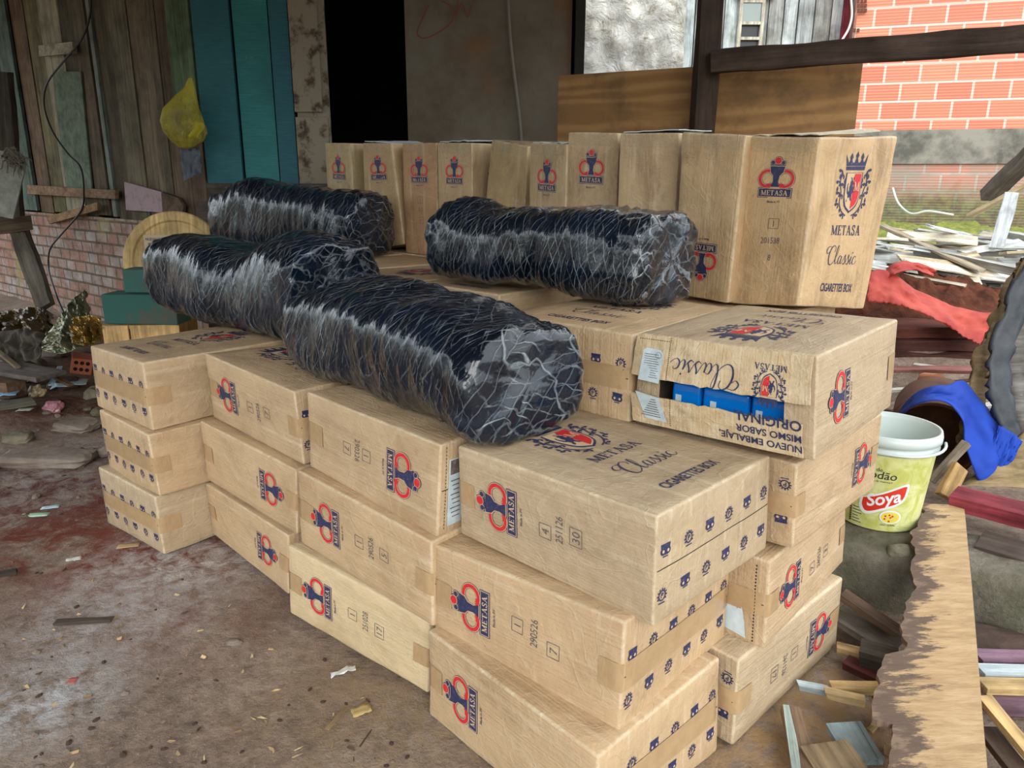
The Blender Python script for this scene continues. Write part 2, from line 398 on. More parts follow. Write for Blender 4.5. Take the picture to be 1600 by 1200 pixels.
# ------------------------------------------------------------------ materials for the pile
def card_material(name, ribs):
    t = NT(name); t.set(Roughness=.62); t.b.inputs['Specular IOR Level'].default_value = .35
    oi = t.n('ShaderNodeObjectInfo')
    v1 = t.coord((1, 1, 1), attr='pc'); n1 = t.noise(v1, 3.5, 7, .7)
    v2 = t.coord(ribs, attr='pc'); n2 = t.noise(v2, 1, 1, .4)
    base = t.mix(1, oi.outputs['Color'], t.ramp(n1, [(.3, (.80, .76, .70)), (.5, (1, 1, 1)), (.70, (1.10, 1.09, 1.06))]), 'MULTIPLY')
    base = t.mix(1, base, t.ramp(n2, [(.25, (.97, .965, .96)), (.55, (1.0, 1.0, 1.0)), (.8, (1.02, 1.02, 1.02))]), 'MULTIPLY')
    # stains and scuffs
    n3 = t.noise(v1, 11, 7, .75, .8)
    st = t.ramp(n3, [(.60, K0), (.74, (.75, .75, .75, 1))]); n4 = t.noise(v1, 2.0, 3, .5); st2 = t.ramp(n4, [(.52, K0), (.68, K1)])
    gr = t.math('MULTIPLY', oi.outputs['Alpha'], 1.0)
    base = t.mix(t.math('MULTIPLY', t.math('MULTIPLY', st, st2), gr), base, (.16, .085, .045, 1))
    n6 = t.noise(t.coord((1, 4, 4), attr='pc'), 2.6, 6, .75, .5); base = t.mix(t.math('MULTIPLY', t.ramp(n6, [(.52, K0), (.7, (.6, .6, .6, 1))]), gr), base, srgb(122, 96, 66))
    n5 = t.noise(t.coord((1, 1, 1), attr='pc'), 30, 6, .85); base = t.mix(t.ramp(n5, [(.68, K0), (.80, (.4, .4, .4, 1))]), base, (.75, .68, .55, 1))
    # rubbed pale edges and dark grime in patches
    at_ = t.n('ShaderNodeAttribute', attribute_name='tint'); se = t.n('ShaderNodeSeparateColor'); t.l(at_.outputs['Color'], se.inputs[0])
    eg = t.math('MULTIPLY', se.outputs[0], t.ramp(t.noise(v1, 26, 4, .7), [(.36, (.1, .1, .1, 1)), (.62, (.8, .8, .8, 1))])); base = t.mix(eg, base, srgb(214, 196, 164))
    # long pressed lines of the board, pale where it is rubbed
    wv = t.n('ShaderNodeTexWave', wave_type='BANDS', bands_direction='DIAGONAL'); t.l(t.coord((0, 1, 1) if ribs[0] < 5 else (0, 1, 0), attr='pc'), wv.inputs[0]); wv.inputs['Scale'].default_value = 6.5 if ribs[0] < 5 else 9; wv.inputs['Distortion'].default_value = .6
    wl = t.math('MULTIPLY', t.ramp(wv.outputs['Fac'], [(.90, K0), (1.0, K1)]), t.ramp(t.noise(t.coord((2, 9, 9), attr='pc'), 3, 4, .7), [(.45, K0), (.62, K1)]))
    base = t.mix(t.math('MULTIPLY', wl, .32), base, srgb(222, 204, 174))
    cr = t.math('ABSOLUTE', t.math('SUBTRACT', t.noise(v1, 5.5, 3, .55, 1.0), .5)); crl = t.ramp(cr, [(0, K1), (.02, K0)])
    base = t.mix(t.math('MULTIPLY', crl, .10), base, srgb(226, 208, 176))
    t.color(base)
    h = t.math('ADD', t.math('MULTIPLY', n2, .16), t.math('MULTIPLY', t.noise(v1, 14, 6, .72), .8))
    h = t.math('ADD', h, t.math('MULTIPLY', crl, .07)); h = t.math('ADD', h, t.math('MULTIPLY', t.noise(v1, 5, 2, .5), 1.6))
    t.bump(h, 1, .009)
    return t.m
M_CARD = card_material('cardboard', (1.2, 170, 170))
M_CEND = card_material('cardboard_end', (170, 170, 1.2))
def ink(name, c, worn=.12):
    t = NT(name); t.set(Roughness=.6)
    n = t.noise(t.coord((1, 1, 1), attr='pc'), 90, 5, .8)
    t.color(t.mix(t.ramp(n, [(.5, K0), (.62, (worn, worn, worn, 1)), (.74, (.7, .7, .7, 1))]), c, srgb(178, 150, 112)))
    return t.m
M_NAVY = ink('navy_ink', srgb(38, 44, 84)); M_RED = ink('red_ink', srgb(205, 32, 44)); M_BARE = simple('bare_card', srgb(205, 176, 138), .65)
M_WHITE = simple('white_label_paper', srgb(205, 218, 222), .5, srgb(180, 195, 200), 30); M_GREY = ink('grey_ink', srgb(88, 82, 84), .4)
M_DARK = simple('dark_gap', srgb(40, 30, 22), .9)
CARDM = [M_CARD, M_CEND, M_NAVY, M_RED, M_BARE, M_WHITE, M_GREY, M_DARK, simple('blue_film_speck', srgb(0, 110, 200), .3)]
def tape_mat():
    t = NT('packing_tape'); t.set(Roughness=.28); t.b.inputs['Specular IOR Level'].default_value = .5
    n = t.noise(t.coord((1, 1, 1), attr='pc'), 22, 5, .7); t.color(t.ramp(n, [(.3, srgb(168, 138, 100)), (.7, srgb(186, 156, 118))])); t.bump(n, .6, .004); return t.m
M_TAPE = tape_mat()
def seam_tape():
    t = NT('clear_tape'); t.set(Roughness=.22, Alpha=.35); t.color(srgb(200, 190, 160))
    n = t.noise(t.coord((1, 1, 1), attr='pc'), 60, 5, .7); t.bump(n, .8, .004)
    t.l(t.ramp(n, [(.4, (.05, .05, .05, 1)), (.65, (.32, .32, .32, 1))]), t.b.inputs['Alpha']); return t.m
M_CTAPE = seam_tape()

# ------------------------------------------------------------------ cartons
DL, DW, DH = .575, .4597, .24
# measured resting places: kind, heading, corners Nb Lb Rb Kb Nt Lt Rt Kt
BOX = {
 'A3': ('A', 2.367, [(0.283, 1.286, 0.485), (-0.127, 1.688, 0.486), (0.617, 1.615, 0.489), (0.179, 2.016, 0.484), (0.278, 1.287, 0.728), (-0.131, 1.687, 0.721), (0.605, 1.615, 0.728), (0.17, 2.016, 0.724)]),
 'A2': ('A', 2.407, [(0.226, 1.285, 0.235), (-0.195, 1.666, 0.219), (0.54, 1.627, 0.236), (0.111, 2.012, 0.234), (0.228, 1.291, 0.495), (-0.194, 1.669, 0.467), (0.539, 1.627, 0.475), (0.111, 2.012, 0.474)]),
 'A1': ('A', 2.312, [(0.175, 1.214, 0.001), (-0.213, 1.635, -0.009), (0.512, 1.52, -0.013), (0.125, 1.948, -0.0), (0.175, 1.214, 0.242), (-0.209, 1.638, 0.242), (0.5, 1.526, 0.248), (0.126, 1.948, 0.24)]),
 'B1': ('B', 2.328, [(0.55, 1.522, -0.003), (0.232, 1.857, 0.0), (0.972, 1.92, 0.01), (0.65, 2.252, 0.0), (0.545, 1.523, 0.241), (0.232, 1.857, 0.24), (0.964, 1.917, 0.238), (0.65, 2.252, 0.24)]),
 'B2': ('B', 2.414, [(0.622, 1.571, 0.238), (0.273, 1.876, 0.237), (1.001, 2.001, 0.242), (0.655, 2.306, 0.237), (0.612, 1.57, 0.477), (0.273, 1.876, 0.478), (0.981, 1.993, 0.453), (0.655, 2.306, 0.478)]),
 'B3': ('B', 2.374, [(0.677, 1.604, 0.492), (0.333, 1.918, 0.474), (1.066, 2.013, 0.474), (0.733, 2.332, 0.474), (0.662, 1.599, 0.712), (0.333, 1.918, 0.714), (1.059, 2.011, 0.709), (0.732, 2.332, 0.714)]),
 'B4': ('B', 2.423, [(0.679, 1.546, 0.739), (0.321, 1.848, 0.734), (1.063, 1.978, 0.737), (0.703, 2.281, 0.735), (0.658, 1.547, 0.983), (0.325, 1.847, 0.971), (1.05, 1.981, 0.987), (0.702, 2.281, 0.975)]),
 'S3': ('S', 2.443, [(-1.271, 2.473, 0.48), (-1.629, 2.768, 0.48), (-0.905, 2.914, 0.483), (-1.257, 3.209, 0.483), (-1.279, 2.475, 0.729), (-1.624, 2.769, 0.724), (-0.905, 2.914, 0.723), (-1.257, 3.209, 0.723)]),
 'S2': ('S', 2.408, [(-1.261, 2.44, 0.245), (-1.603, 2.743, 0.229), (-0.881, 2.865, 0.237), (-1.223, 3.172, 0.237), (-1.273, 2.438, 0.478), (-1.609, 2.744, 0.474), (-0.881, 2.865, 0.477), (-1.223, 3.172, 0.477)]),
 'S1': ('S', 2.476, [(-1.278, 2.453, 0.006), (-1.636, 2.734, -0.004), (-0.925, 2.904, -0.0), (-1.286, 3.188, -0.0), (-1.284, 2.451, 0.237), (-1.645, 2.735, 0.24), (-0.925, 2.904, 0.24), (-1.286, 3.188, 0.24)]),
 'K3': ('A', 2.400, [(-0.651, 2.161, 0.479), (-1.088, 2.557, 0.506), (-0.351, 2.501, 0.485), (-0.775, 2.89, 0.485), (-0.665, 2.161, 0.719), (-1.093, 2.557, 0.745), (-0.351, 2.501, 0.724), (-0.775, 2.89, 0.724)]),
 'K2': ('A', 2.429, [(-0.688, 2.156, 0.241), (-1.127, 2.54, 0.268), (-0.387, 2.505, 0.245), (-0.822, 2.881, 0.245), (-0.675, 2.153, 0.467), (-1.13, 2.537, 0.5), (-0.387, 2.505, 0.484), (-0.822, 2.881, 0.484)]),
 'K1': ('A', 2.378, [(-0.744, 2.193, 0.003), (-1.155, 2.596, 0.02), (-0.423, 2.525, -0.0), (-0.838, 2.922, -0.0), (-0.728, 2.188, 0.222), (-1.157, 2.588, 0.234), (-0.423, 2.525, 0.24), (-0.839, 2.922, 0.24)]),
 'M3': ('A', 2.397, [(-0.185, 1.677, 0.479), (-0.608, 2.075, 0.509), (0.135, 2.018, 0.489), (-0.287, 2.408, 0.489), (-0.171, 1.679, 0.726), (-0.601, 2.074, 0.744), (0.136, 2.018, 0.728), (-0.287, 2.407, 0.728)]),
 'M2': ('A', 2.415, [(-0.198, 1.654, 0.241), (-0.642, 2.045, 0.272), (0.106, 1.999, 0.246), (-0.324, 2.381, 0.246), (-0.197, 1.654, 0.48), (-0.637, 2.044, 0.511), (0.106, 1.999, 0.485), (-0.324, 2.381, 0.485)]),
 'M1': ('A', 2.492, [(-0.224, 1.705, -0.001), (-0.699, 2.058, 0.019), (0.053, 2.071, 0.001), (-0.405, 2.419, 0.001), (-0.213, 1.7, 0.223), (-0.689, 2.058, 0.259), (0.053, 2.071, 0.241), (-0.405, 2.419, 0.241)]),
 'T10': ('T', 2.141, [(0.948, 2.435, 0.947), (0.775, 2.631, 0.926), (1.283, 2.67, 0.899), (1.185, 2.878, 0.921), (0.956, 2.423, 1.478), (0.794, 2.629, 1.493), (1.324, 2.676, 1.498), (1.185, 2.878, 1.496)]),
 'T9': ('T', 2.327, [(0.761, 2.591, 0.932), (0.6, 2.767, 0.936), (1.099, 2.907, 0.932), (0.935, 3.082, 0.932), (0.775, 2.588, 1.494), (0.6, 2.767, 1.512), (1.099, 2.907, 1.508), (0.934, 3.082, 1.508)]),
 'T8': ('T', 2.547, [(0.611, 2.849, 0.942), (0.41, 2.985, 0.946), (0.867, 3.231, 0.944), (0.669, 3.365, 0.944), (0.611, 2.849, 1.515), (0.41, 2.985, 1.522), (0.867, 3.231, 1.519), (0.669, 3.365, 1.519)]),
 'T7': ('T', 2.482, [(0.419, 3.089, 0.955), (0.229, 3.238, 0.962), (0.7, 3.453, 0.958), (0.511, 3.6, 0.958), (0.419, 3.089, 1.528), (0.228, 3.239, 1.539), (0.7, 3.453, 1.533), (0.511, 3.6, 1.533)]),
 'T6': ('T', 2.269, [(0.224, 3.228, 0.921), (0.072, 3.414, 0.929), (0.577, 3.525, 0.926), (0.423, 3.709, 0.926), (0.224, 3.228, 1.493), (0.073, 3.415, 1.506), (0.577, 3.525, 1.501), (0.423, 3.709, 1.501)]),
 'T4': ('T', 2.528, [(-0.218, 4.097, 0.963), (-0.416, 4.236, 0.966), (0.046, 4.473, 0.965), (-0.15, 4.612, 0.965), (-0.217, 4.097, 1.537), (-0.417, 4.237, 1.543), (0.046, 4.473, 1.539), (-0.15, 4.612, 1.539)]),
 'T3': ('T', 2.517, [(-0.396, 3.979, 0.956), (-0.592, 4.12, 0.958), (-0.128, 4.352, 0.957), (-0.322, 4.492, 0.957), (-0.395, 3.979, 1.53), (-0.593, 4.12, 1.533), (-0.128, 4.352, 1.532), (-0.322, 4.492, 1.532)]),
 'T2': ('T', 2.484, [(-0.599, 4.139, 1.002), (-0.834, 4.275, 0.966), (-0.361, 4.492, 0.966), (-0.551, 4.639, 0.966), (-0.648, 4.126, 1.533), (-0.834, 4.276, 1.542), (-0.362, 4.492, 1.54), (-0.552, 4.639, 1.54)]),
 'T1': ('T', 2.449, [(-0.913, 4.347, 0.968), (-1.098, 4.502, 0.974), (-0.62, 4.702, 0.971), (-0.804, 4.855, 0.971), (-0.913, 4.347, 1.542), (-1.098, 4.503, 1.552), (-0.62, 4.702, 1.546), (-0.804, 4.855, 1.546)]),
 'C4': ('B', 2.176, [(0.333, 1.901, 0.718), (0.071, 2.279, 0.718), (0.806, 2.228, 0.718), (0.544, 2.606, 0.718), (0.333, 1.901, 0.958), (0.071, 2.279, 0.958), (0.806, 2.228, 0.958), (0.544, 2.606, 0.958)]),
 'E4': ('B', 2.253, [(-0.372, 2.913, 0.717), (-0.662, 3.27, 0.717), (0.075, 3.276, 0.717), (-0.215, 3.632, 0.717), (-0.372, 2.913, 0.957), (-0.662, 3.27, 0.957), (0.075, 3.276, 0.957), (-0.215, 3.632, 0.957)]),
 'D4': ('B', 2.322, [(-0.02, 2.246, 0.72), (-0.334, 2.582, 0.72), (0.4, 2.639, 0.72), (0.086, 2.975, 0.72), (-0.02, 2.246, 0.96), (-0.334, 2.582, 0.96), (0.4, 2.639, 0.96), (0.086, 2.975, 0.96)]),
 'T5': ('T', 2.298, [(0.043, 3.636, 0.984), (-0.168, 3.812, 0.972), (0.389, 3.937, 0.966), (0.23, 4.116, 0.966), (0.069, 3.619, 1.498), (-0.107, 3.81, 1.539), (0.39, 3.937, 1.541), (0.23, 4.116, 1.541)]),
}

def mk(kind, th, x, y, z0):
    a, b, h = {'A': (DL, DW, DH), 'B': (DW, DL, DH), 'S': (DW, DL, DH), 'T': (DH, DW, DL)}[kind]
    u = (math.cos(th)*a, math.sin(th)*a); v = (math.sin(th)*b, -math.cos(th)*b)
    c = [(x, y, z0), (x+u[0], y+u[1], z0), (x+v[0], y+v[1], z0), (x+u[0]+v[0], y+u[1]+v[1], z0)]
    return (kind, th, c + [(p[0], p[1], z0+h) for p in c])
BOX['T4'] = ('T', 2.528, [(-.204, 3.82, .949), (-.389, 3.95, .952), (.06, 4.195, .951), (-.125, 4.325, .951), (-.204, 3.82, 1.524), (-.389, 3.95, 1.529), (.06, 4.195, 1.526), (-.125, 4.325, 1.526)])
BOX['C4'] = mk('B', 2.42, .312, 1.868, .722)
BOX['D4'] = mk('B', 2.37, -.045, 2.565, .72)
BOX['E4'] = mk('B', 2.253, -.372, 2.913, .719)
# per box: direction of the print's down side (l), outward side of the round emblem (w), i.e. signs on the u, v, z axes
U, V, Z = 0, 1, 2
ORI = {'Aleft': ((U, -1), (V, -1), (Z, 1)), 'Aright': ((U, 1), (V, -1), (Z, -1)),
       'Bnear': ((V, 1), (U, -1), (Z, 1)), 'Bfar': ((V, -1), (U, -1), (Z, -1)), 'Ctop': ((V, -1), (U, 1), (Z, 1)),
       'Tup': ((Z, -1), (V, -1), (U, -1)), 'Tdown': ((Z, 1), (V, -1), (U, 1)), 'Tback': ((Z, -1), (V, 1), (U, 1))}

class Carton:
    def __init__(s, kind, th, corners, ori, seed=0, bulge=.006, crush=.003):
        s.C = [Vector(c) for c in corners]; s.kind = kind; s.seed = seed; s.bulge = bulge; s.crush = crush
        s.base = sum(s.C[:4], Vector())/4; s.base.z = min(c.z for c in s.C[:4])
        s.th = th; s.Rinv = Rz(-th); s.ax = ORI[ori]
        s.dim = (DL, DW, DH)
    def pos(s, l, w, h, off=0):
        """param point on the carton surface (metres from its centre) -> local coordinates of the object"""
        d = s.dim; r = .007; q = [l, w, h]
        inn = [max(-(d[i]/2-r), min(d[i]/2-r, q[i])) for i in range(3)]
        dv = Vector([q[i]-inn[i] for i in range(3)])
        if dv.length > 1e-7:
            n = dv.normalized(); p = Vector(inn) + n*(r+off)
            # soft bulge of each panel plus small dents
            a, b, c = (1-(2*l/d[0])**2), (1-(2*w/d[1])**2), (1-(2*h/d[2])**2)
            ax = max(range(3), key=lambda i: abs(n[i])); oth = [a, b, c]; oth.pop(ax)
            k = max(0, oth[0])*max(0, oth[1])
            nz = noise.noise(Vector((l*5+s.seed*7.3, w*5+s.seed, h*5-s.seed*3)))*.8 + noise.noise(Vector((l*13+s.seed, w*13, h*13+s.seed*5)))*.45
            p += n*(s.bulge*(k**.6)*(.5+.6*noise.noise(Vector((s.seed*3.1, ax*2.2, .5)))) + nz*s.crush)
            # crushed corners
            e = abs(2*l/d[0])*abs(2*w/d[1])*abs(2*h/d[2])
            if e > .75: p -= n*(e-.75)*.03*abs(noise.noise(Vector((round(l*3)+s.seed, round(w*3), round(h*5)))))
        else: p = Vector(q)
        fr = {}
        for (axis, sg), i in zip(s.ax, range(3)): fr[axis] = .5 + sg*p[i]/d[i]
        fu, fv, fz = fr[0], fr[1], fr[2]; C = s.C
        bot = (C[0]*(1-fu) + C[1]*fu)*(1-fv) + (C[2]*(1-fu) + C[3]*fu)*fv
        top = (C[4]*(1-fu) + C[5]*fu)*(1-fv) + (C[6]*(1-fu) + C[7]*fu)*fv
        return s.Rinv @ ((bot*(1-fz) + top*fz) - s.base)
    def panel(s, face):
        """mapper (x right, y up as the print reads, offset) for panel: emblem, back, crest, under, head, foot"""
        L, W, H = s.dim
        return {'emblem': lambda x, y, o=0: s.pos(-y, W/2, x, o), 'back': lambda x, y, o=0: s.pos(-y, -W/2, -x, o),
                'crest': lambda x, y, o=0: s.pos(-y, -x, H/2, o), 'under': lambda x, y, o=0: s.pos(-y, x, -H/2, o),
                'head': lambda x, y, o=0: s.pos(-L/2, x, y, o), 'foot': lambda x, y, o=0: s.pos(L/2, -x, y, o)}[face]
    def body(s, mb, n=(18, 14, 9), hole=None):
        d = s.dim; r = .007
        cs = []
        for i in range(3):
            H = d[i]/2; m = [-(H-r)+2*(H-r)*k/n[i] for k in range(n[i]+1)]
            cs.append([-H, -H+r*.3] + m + [H-r*.3, H])
        ids = {}
        def gid(i, j, k):
            key = (i, j, k)
            if key not in ids:
                q = (cs[0][i], cs[1][j], cs[2][k]); e_ = sum(1 for a_ in range(3) if abs(q[a_]) > d[a_]/2-.0065); mb.tint = (1, 1, 1, 1) if e_ >= 2 else (0, 0, 0, 1); ids[key] = mb.vert(s.pos(*q), q)
            return ids[key]
        N = [len(c)-1 for c in cs]
        # consistent winding decided by handedness of the frame
        for ax in range(3):
            a, b = [i for i in range(3) if i != ax]
            for side in (0, N[ax]):
                for p in range(N[a]):
                    for q in range(N[b]):
                        if hole and hole(ax, side > 0, (cs[a][p]+cs[a][p+1])/2, (cs[b][q]+cs[b][q+1])/2): continue
                        def g(x, y):
                            t = [0, 0, 0]; t[ax] = side; t[a] = x; t[b] = y; return gid(*t)
                        mb.face((g(p, q), g(p+1, q), g(p+1, q+1), g(p, q+1)), 1 if ax == 0 else 0)
        return ids

def strip(mb, path, fn, w0, w1, nw=3):
    """tape: path of param points, spread between w0 and w1 by fn(path point, t)"""
    rows = [[mb.vert(fn(p, w0+(w1-w0)*k/nw), (i*.03, k*.02, 0)) for k in range(nw+1)] for i, p in enumerate(path)]
    for A, B in zip(rows, rows[1:]):
        for k in range(nw): mb.face((A[k], B[k], B[k+1], A[k+1]))

def make_carton(key, ori, label, tint, group=None, emblem=True, crest=True, codes=None, foot_stamps=True, head_stamps=True,
                tapes=('head', 'foot'), hole=None, seed=0, bulge=.006, crush=.003, prints=True, extra=None, res=(18, 14, 9)):
    kind, th, corners = BOX[key]
    c = Carton(kind, th, corners, ori, seed, bulge, crush)
    root = empty('cardboard_carton', c.base, label, 'box', group, th)
    mb = MB(); mb.off = Vector((seed*1.7, seed*.9, seed*2.3)); c.body(mb, res, hole)
    L, W, H = c.dim; rnd = random.Random(seed)
    if prints:
        if emblem:
            p = Print(); y0 = L/2 - .23*L
            p.put(LOGO, 0, y0, 1.0)
            p.text('Made in PY', 0, y0-.086, .011, 4, 0, .9, .02)
            if codes:
                for k, (s_, yy, boxed) in enumerate(codes):
                    x = rnd.uniform(-.012, .012); p.text(s_, x, yy, .030, 4, 0, .72 if not boxed else 1)
                    if boxed: p.frame(x-.013-.004*len(s_), yy-.006, x+.013+.004*len(s_), yy+.028, .0016, 4, 0)
            p.apply(mb, c.panel('emblem'), mats=2)
        if crest:
            p = Print(); p.put(CREST, 0, L/2-.30*L, 1.0); p.put(serif('METASA', .033), 0, L/2-.56*L)
            p.put(SCRIPT, 0, L/2-.70*L, 1.0); p.text('CIGARETTES BOX', 0, L/2-.90*L, .040, 0, 0, .66, .018)
            p.apply(mb, c.panel('crest'), mats=2)
        for face, on in (('foot', foot_stamps), ('head', head_stamps)):
            if not on: continue
            p = Print(); f = c.panel(face)
            for row, yy in ((0, .038), (1, -.058)):
                for k in range(6):
                    x = -W/2 + W*(.07 + .172*k) - (.0 if row == 0 else .006)
                    if abs(x) > W/2-.018: continue
                    p.put(STAMP[(k+row) % 2], x, yy, .92, PI/2*0 + rnd.uniform(-.08, .08))
            p.apply(mb, f, mats=2)
        # flap seams across the ends and the fold lines
        for face in ('head', 'foot'):
            if hole and face == 'head': continue
            p = Print(); n = 16
            for k in range(n): p.rect(-W/2+.008+(W-.016)*k/n, -.0012, -W/2+.008+(W-.016)*(k+1)/n, .0012, 5)
            p.apply(mb, c.panel(face), off=.0004, mats=2)
    if extra: extra(mb, c)
    o = mb.build('carton_body', CARDM, root, smooth=True)
    bm = bmesh.new(); bm.from_mesh(o.data); 
    o.color = (*srgb(*tint)[:3], 1.0 if kind == 'T' else .42)
    # flip panels so normals face outwards
    bm.faces.ensure_lookup_table(); cen = sum((v.co for v in bm.verts), Vector())/len(bm.verts)
    for f in bm.faces:
        if f.normal.dot(f.calc_center_median()-cen) < 0: f.normal_flip()
    bm.to_mesh(o.data); bm.free()
    for face in tapes:
        t = MB(); sg = 1 if face == 'foot' else -1; path = []
        ln = .062 + rnd.uniform(-.012, .02); e = L/2*sg
        for k in range(4): path.append((sg*(L/2-ln*(1-k/4)), -W/2))
        for k in range(15): path.append((e, -W/2+W*k/14))
        for k in range(1, 5): path.append((sg*(L/2-ln*k/4), W/2))
        tw = .031
        strip(t, path, lambda p_, hh: c.pos(p_[0], p_[1], hh, .0022), -tw, tw)
        ob = t.build('packing_tape', M_TAPE, root, smooth=True)
    return root, c
CODE = lambda d, a, b: [(a, -.012, True), (d, -.062, False), (b, -.118, True)]
BUFF = (190, 163, 129); DUL = (182, 160, 130); OR = (192, 163, 127); DUN = (180, 158, 126)  # card colour tints, varied from carton to carton
G_F = None
make_carton('A3', 'Aleft', 'top carton of the nearest stack, large crest and script on its upper panel', DUL, codes=[('4', -.012, True), ('251126', -.052, False), ('30', -.10, True)], seed=1, tapes=('head',), bulge=.005)
make_carton('A2', 'Aleft', 'middle carton of the nearest front stack, emblem at left and a date code ending 526', OR, codes=CODE('290526', '1', '7'), seed=2)
make_carton('A1', 'Aleft', 'bottom carton of the nearest front stack, cut off by the photo edge', OR, seed=3)
def m3_label(mb, c):
    p = Print(); W, H = c.dim[1], c.dim[2]
    p.rect(W/2-.075, -.075, W/2-.028, .098, 3, 2); p.rect(W/2-.07, -.072, W/2-.033, -.035, 4, 3)
    for k in range(9): p.rect(W/2-.068, -.02+.012*k, W/2-.035-.004*(k % 3), -.0175+.012*k, 4, 3)
    for k in range(24): p.rect(W/2-.0195, -.11+.009*k, W/2-.0175, -.105+.009*k, 5, 2)
    # the end facing the gap beside the crest carton is the head or foot panel lying nearest the lens
    q = Print()
    for V_, F_, m, l in p.parts: q.add([(x, y) for x, y in V_], F_, m, l)
    q.apply(mb, c.panel('head'), mats=2)
make_carton('M3', 'Aright', 'top carton of the middle front stack, emblem at right, white label on its end', BUFF, codes=[('1', -.012, True), ('290326', -.052, False), ('7', -.10, True)], seed=4, head_stamps=False, tapes=('foot',), extra=m3_label)
make_carton('M2', 'Aleft', 'second carton down in the middle front stack, emblem at its left and code 290526', OR, codes=CODE('290526', '1', '5'), seed=5)
make_carton('M1', 'Aleft', 'pale scuffed bottom carton of the middle front stack on the dirt floor', (205, 182, 144), codes=CODE('251028', '1', '17'), seed=6, crush=.004)
make_carton('K3', 'Aleft', 'top carton of the third stack from the front corner, emblem at its left edge', BUFF, codes=CODE('290526', '1', '7'), seed=7)
make_carton('K2', 'Aright', 'middle carton of the third stack from the front corner, emblem at its right', OR, seed=8)
make_carton('K1', 'Aright', 'bottom carton of the third stack from the front corner, emblem low beside the ground', OR, seed=9)
make_carton('S3', 'Ctop', 'top carton of the far left stack, taped stamped end and a plain side', BUFF, seed=10, codes=None, bulge=.008)
make_carton('S2', 'Ctop', 'middle carton of the far left stack, plain side facing the camera', OR, seed=11, crush=.004)
make_carton('S1', 'Ctop', 'bottom carton of the far left stack standing on the dirt floor', DUL, seed=12, crush=.004)
def b2_label(mb, c):
    p = Print(); W = c.dim[1]
    p.poly([(.100, -.095), (.182, -.108), (.176, -.06), (.166, -.012), (.156, -.035), (.146, .008), (.132, -.03), (.120, .03), (.100, .0)], 3, 2)
    for k in range(24): p.rect(.198, -.11+.009*k, .201, -.105+.009*k, 5, 2)
    p.apply(mb, c.panel('foot' if c.ax[0][1] < 0 else 'head'), mats=2)
make_carton('B1', 'Bfar', 'bottom carton of the right-hand column, standing on the ground beside wood scraps', DUL, codes=CODE('261126', '1', '17'), seed=13)
make_carton('B2', 'Bnear', 'second carton up in the right-hand column, torn white label on its dented end', BUFF, codes=CODE('240526', '7', '3'), seed=14, head_stamps=False, extra=b2_label)
make_carton('B3', 'Bfar', 'third carton up in the right-hand column, right behind the white oil bucket', BUFF, seed=15)

# the torn-open carton on top of the right-hand column
def hole4(ax, pos, a, b): return ax == 0 and not pos and -.16 < a < .165 and -.085 < b < .075
def b4x(mb, c):
    pass
root4, c4 = make_carton('B4', 'Bnear', 'torn open carton on top of the right-hand column with blue packs showing inside', DUL, seed=16, head_stamps=False, tapes=('foot',), hole=hole4, bulge=.004)
f4 = c4.panel('head')          # x to the print's right; for this carton right as seen = towards the gap side
W, H = DW, DH
# x on this end: emblem side is +x (right in the picture)
def flap(name, lo, hi, x0, x1, lean, label, th=.004, prn=None, jag=0):
    mb = MB(); rnd = random.Random(hash(name) % 1000 if 0 else len(name))
    nx, ny = 26, 5
    def P(x, y, o=0):
        t = (y-lo)/(hi-lo); k = t if lean > 0 else 1-t
        return f4(x, max(-.116, min(.116, y)), .004 + abs(lean)*k + o + .0022*noise.noise(Vector((x*14, y*20, len(name)))))
    def Q(u, v, o):
        x = x0+(x1-x0)*u; e = jag*(noise.noise(Vector((u*26, 3.3, 0)))+.7*noise.noise(Vector((u*80, 1.3, 0))))
        a, b = (lo+e, hi) if lean < 0 else (lo, hi+e)
        x += (jag*.8*noise.noise(Vector((v*9, 1.1, u*2))) if u in (0, 1) else 0)
        return P(x, a+(b-a)*v, o)
    A = [[mb.vert(Q(i/nx, j/ny, th), (0, i*.018, j*.02)) for j in range(ny+1)] for i in range(nx+1)]
    B = [[mb.vert(Q(i/nx, j/ny, 0), (0, i*.018, j*.02)) for j in range(ny+1)] for i in range(nx+1)]
    for i in range(nx):
        for j in range(ny): mb.face((A[i][j], A[i+1][j], A[i+1][j+1], A[i][j+1]), 1); mb.face((B[i][j], B[i][j+1], B[i+1][j+1], B[i+1][j]), 1)
        mb.face((A[i][0], B[i][0], B[i+1][0], A[i+1][0]), 1); mb.face((A[i][ny], A[i+1][ny], B[i+1][ny], B[i][ny]), 1)
    for j in range(ny): mb.face((A[0][j], A[0][j+1], B[0][j+1], B[0][j]), 1); mb.face((A[nx][j], B[nx][j], B[nx][j+1], A[nx][j+1]), 1)
    if prn: prn.apply(mb, lambda x, y, o: P(x, y, th+o), mats=2)
    ob = mb.build(name, CARDM, root4); ob['label'] = label; ob.color = srgb(196, 168, 128)
    return ob
pu = Print()
pu.put(SCRIPT, -.035, .055, .92, PI); pu.put(CREST, .13, .040, .40, PI); pu.put(serif('METASA', .014), .13, .090, 1, PI)
for k in range(22): pu.rect(-.132, .010+.005*k, -.1305, .013+.005*k, 5)
for k in range(14): pu.rect(-.222+.0065*k, .1085, -.218+.0065*k, .110, 5)
pu.poly([(-.212, .004), (-.150, .002), (-.147, .078), (-.156, .086), (-.196, .088), (-.206, .082)], 3, 1)
for k in range(11): pu.rect(-.200, .014+.0058*k, -.156-.003*(k % 3), .0155+.0058*k, 4, 2)
pu.arc(-.160, .072, .008, 0, 360, .001, 4, 2, 12)
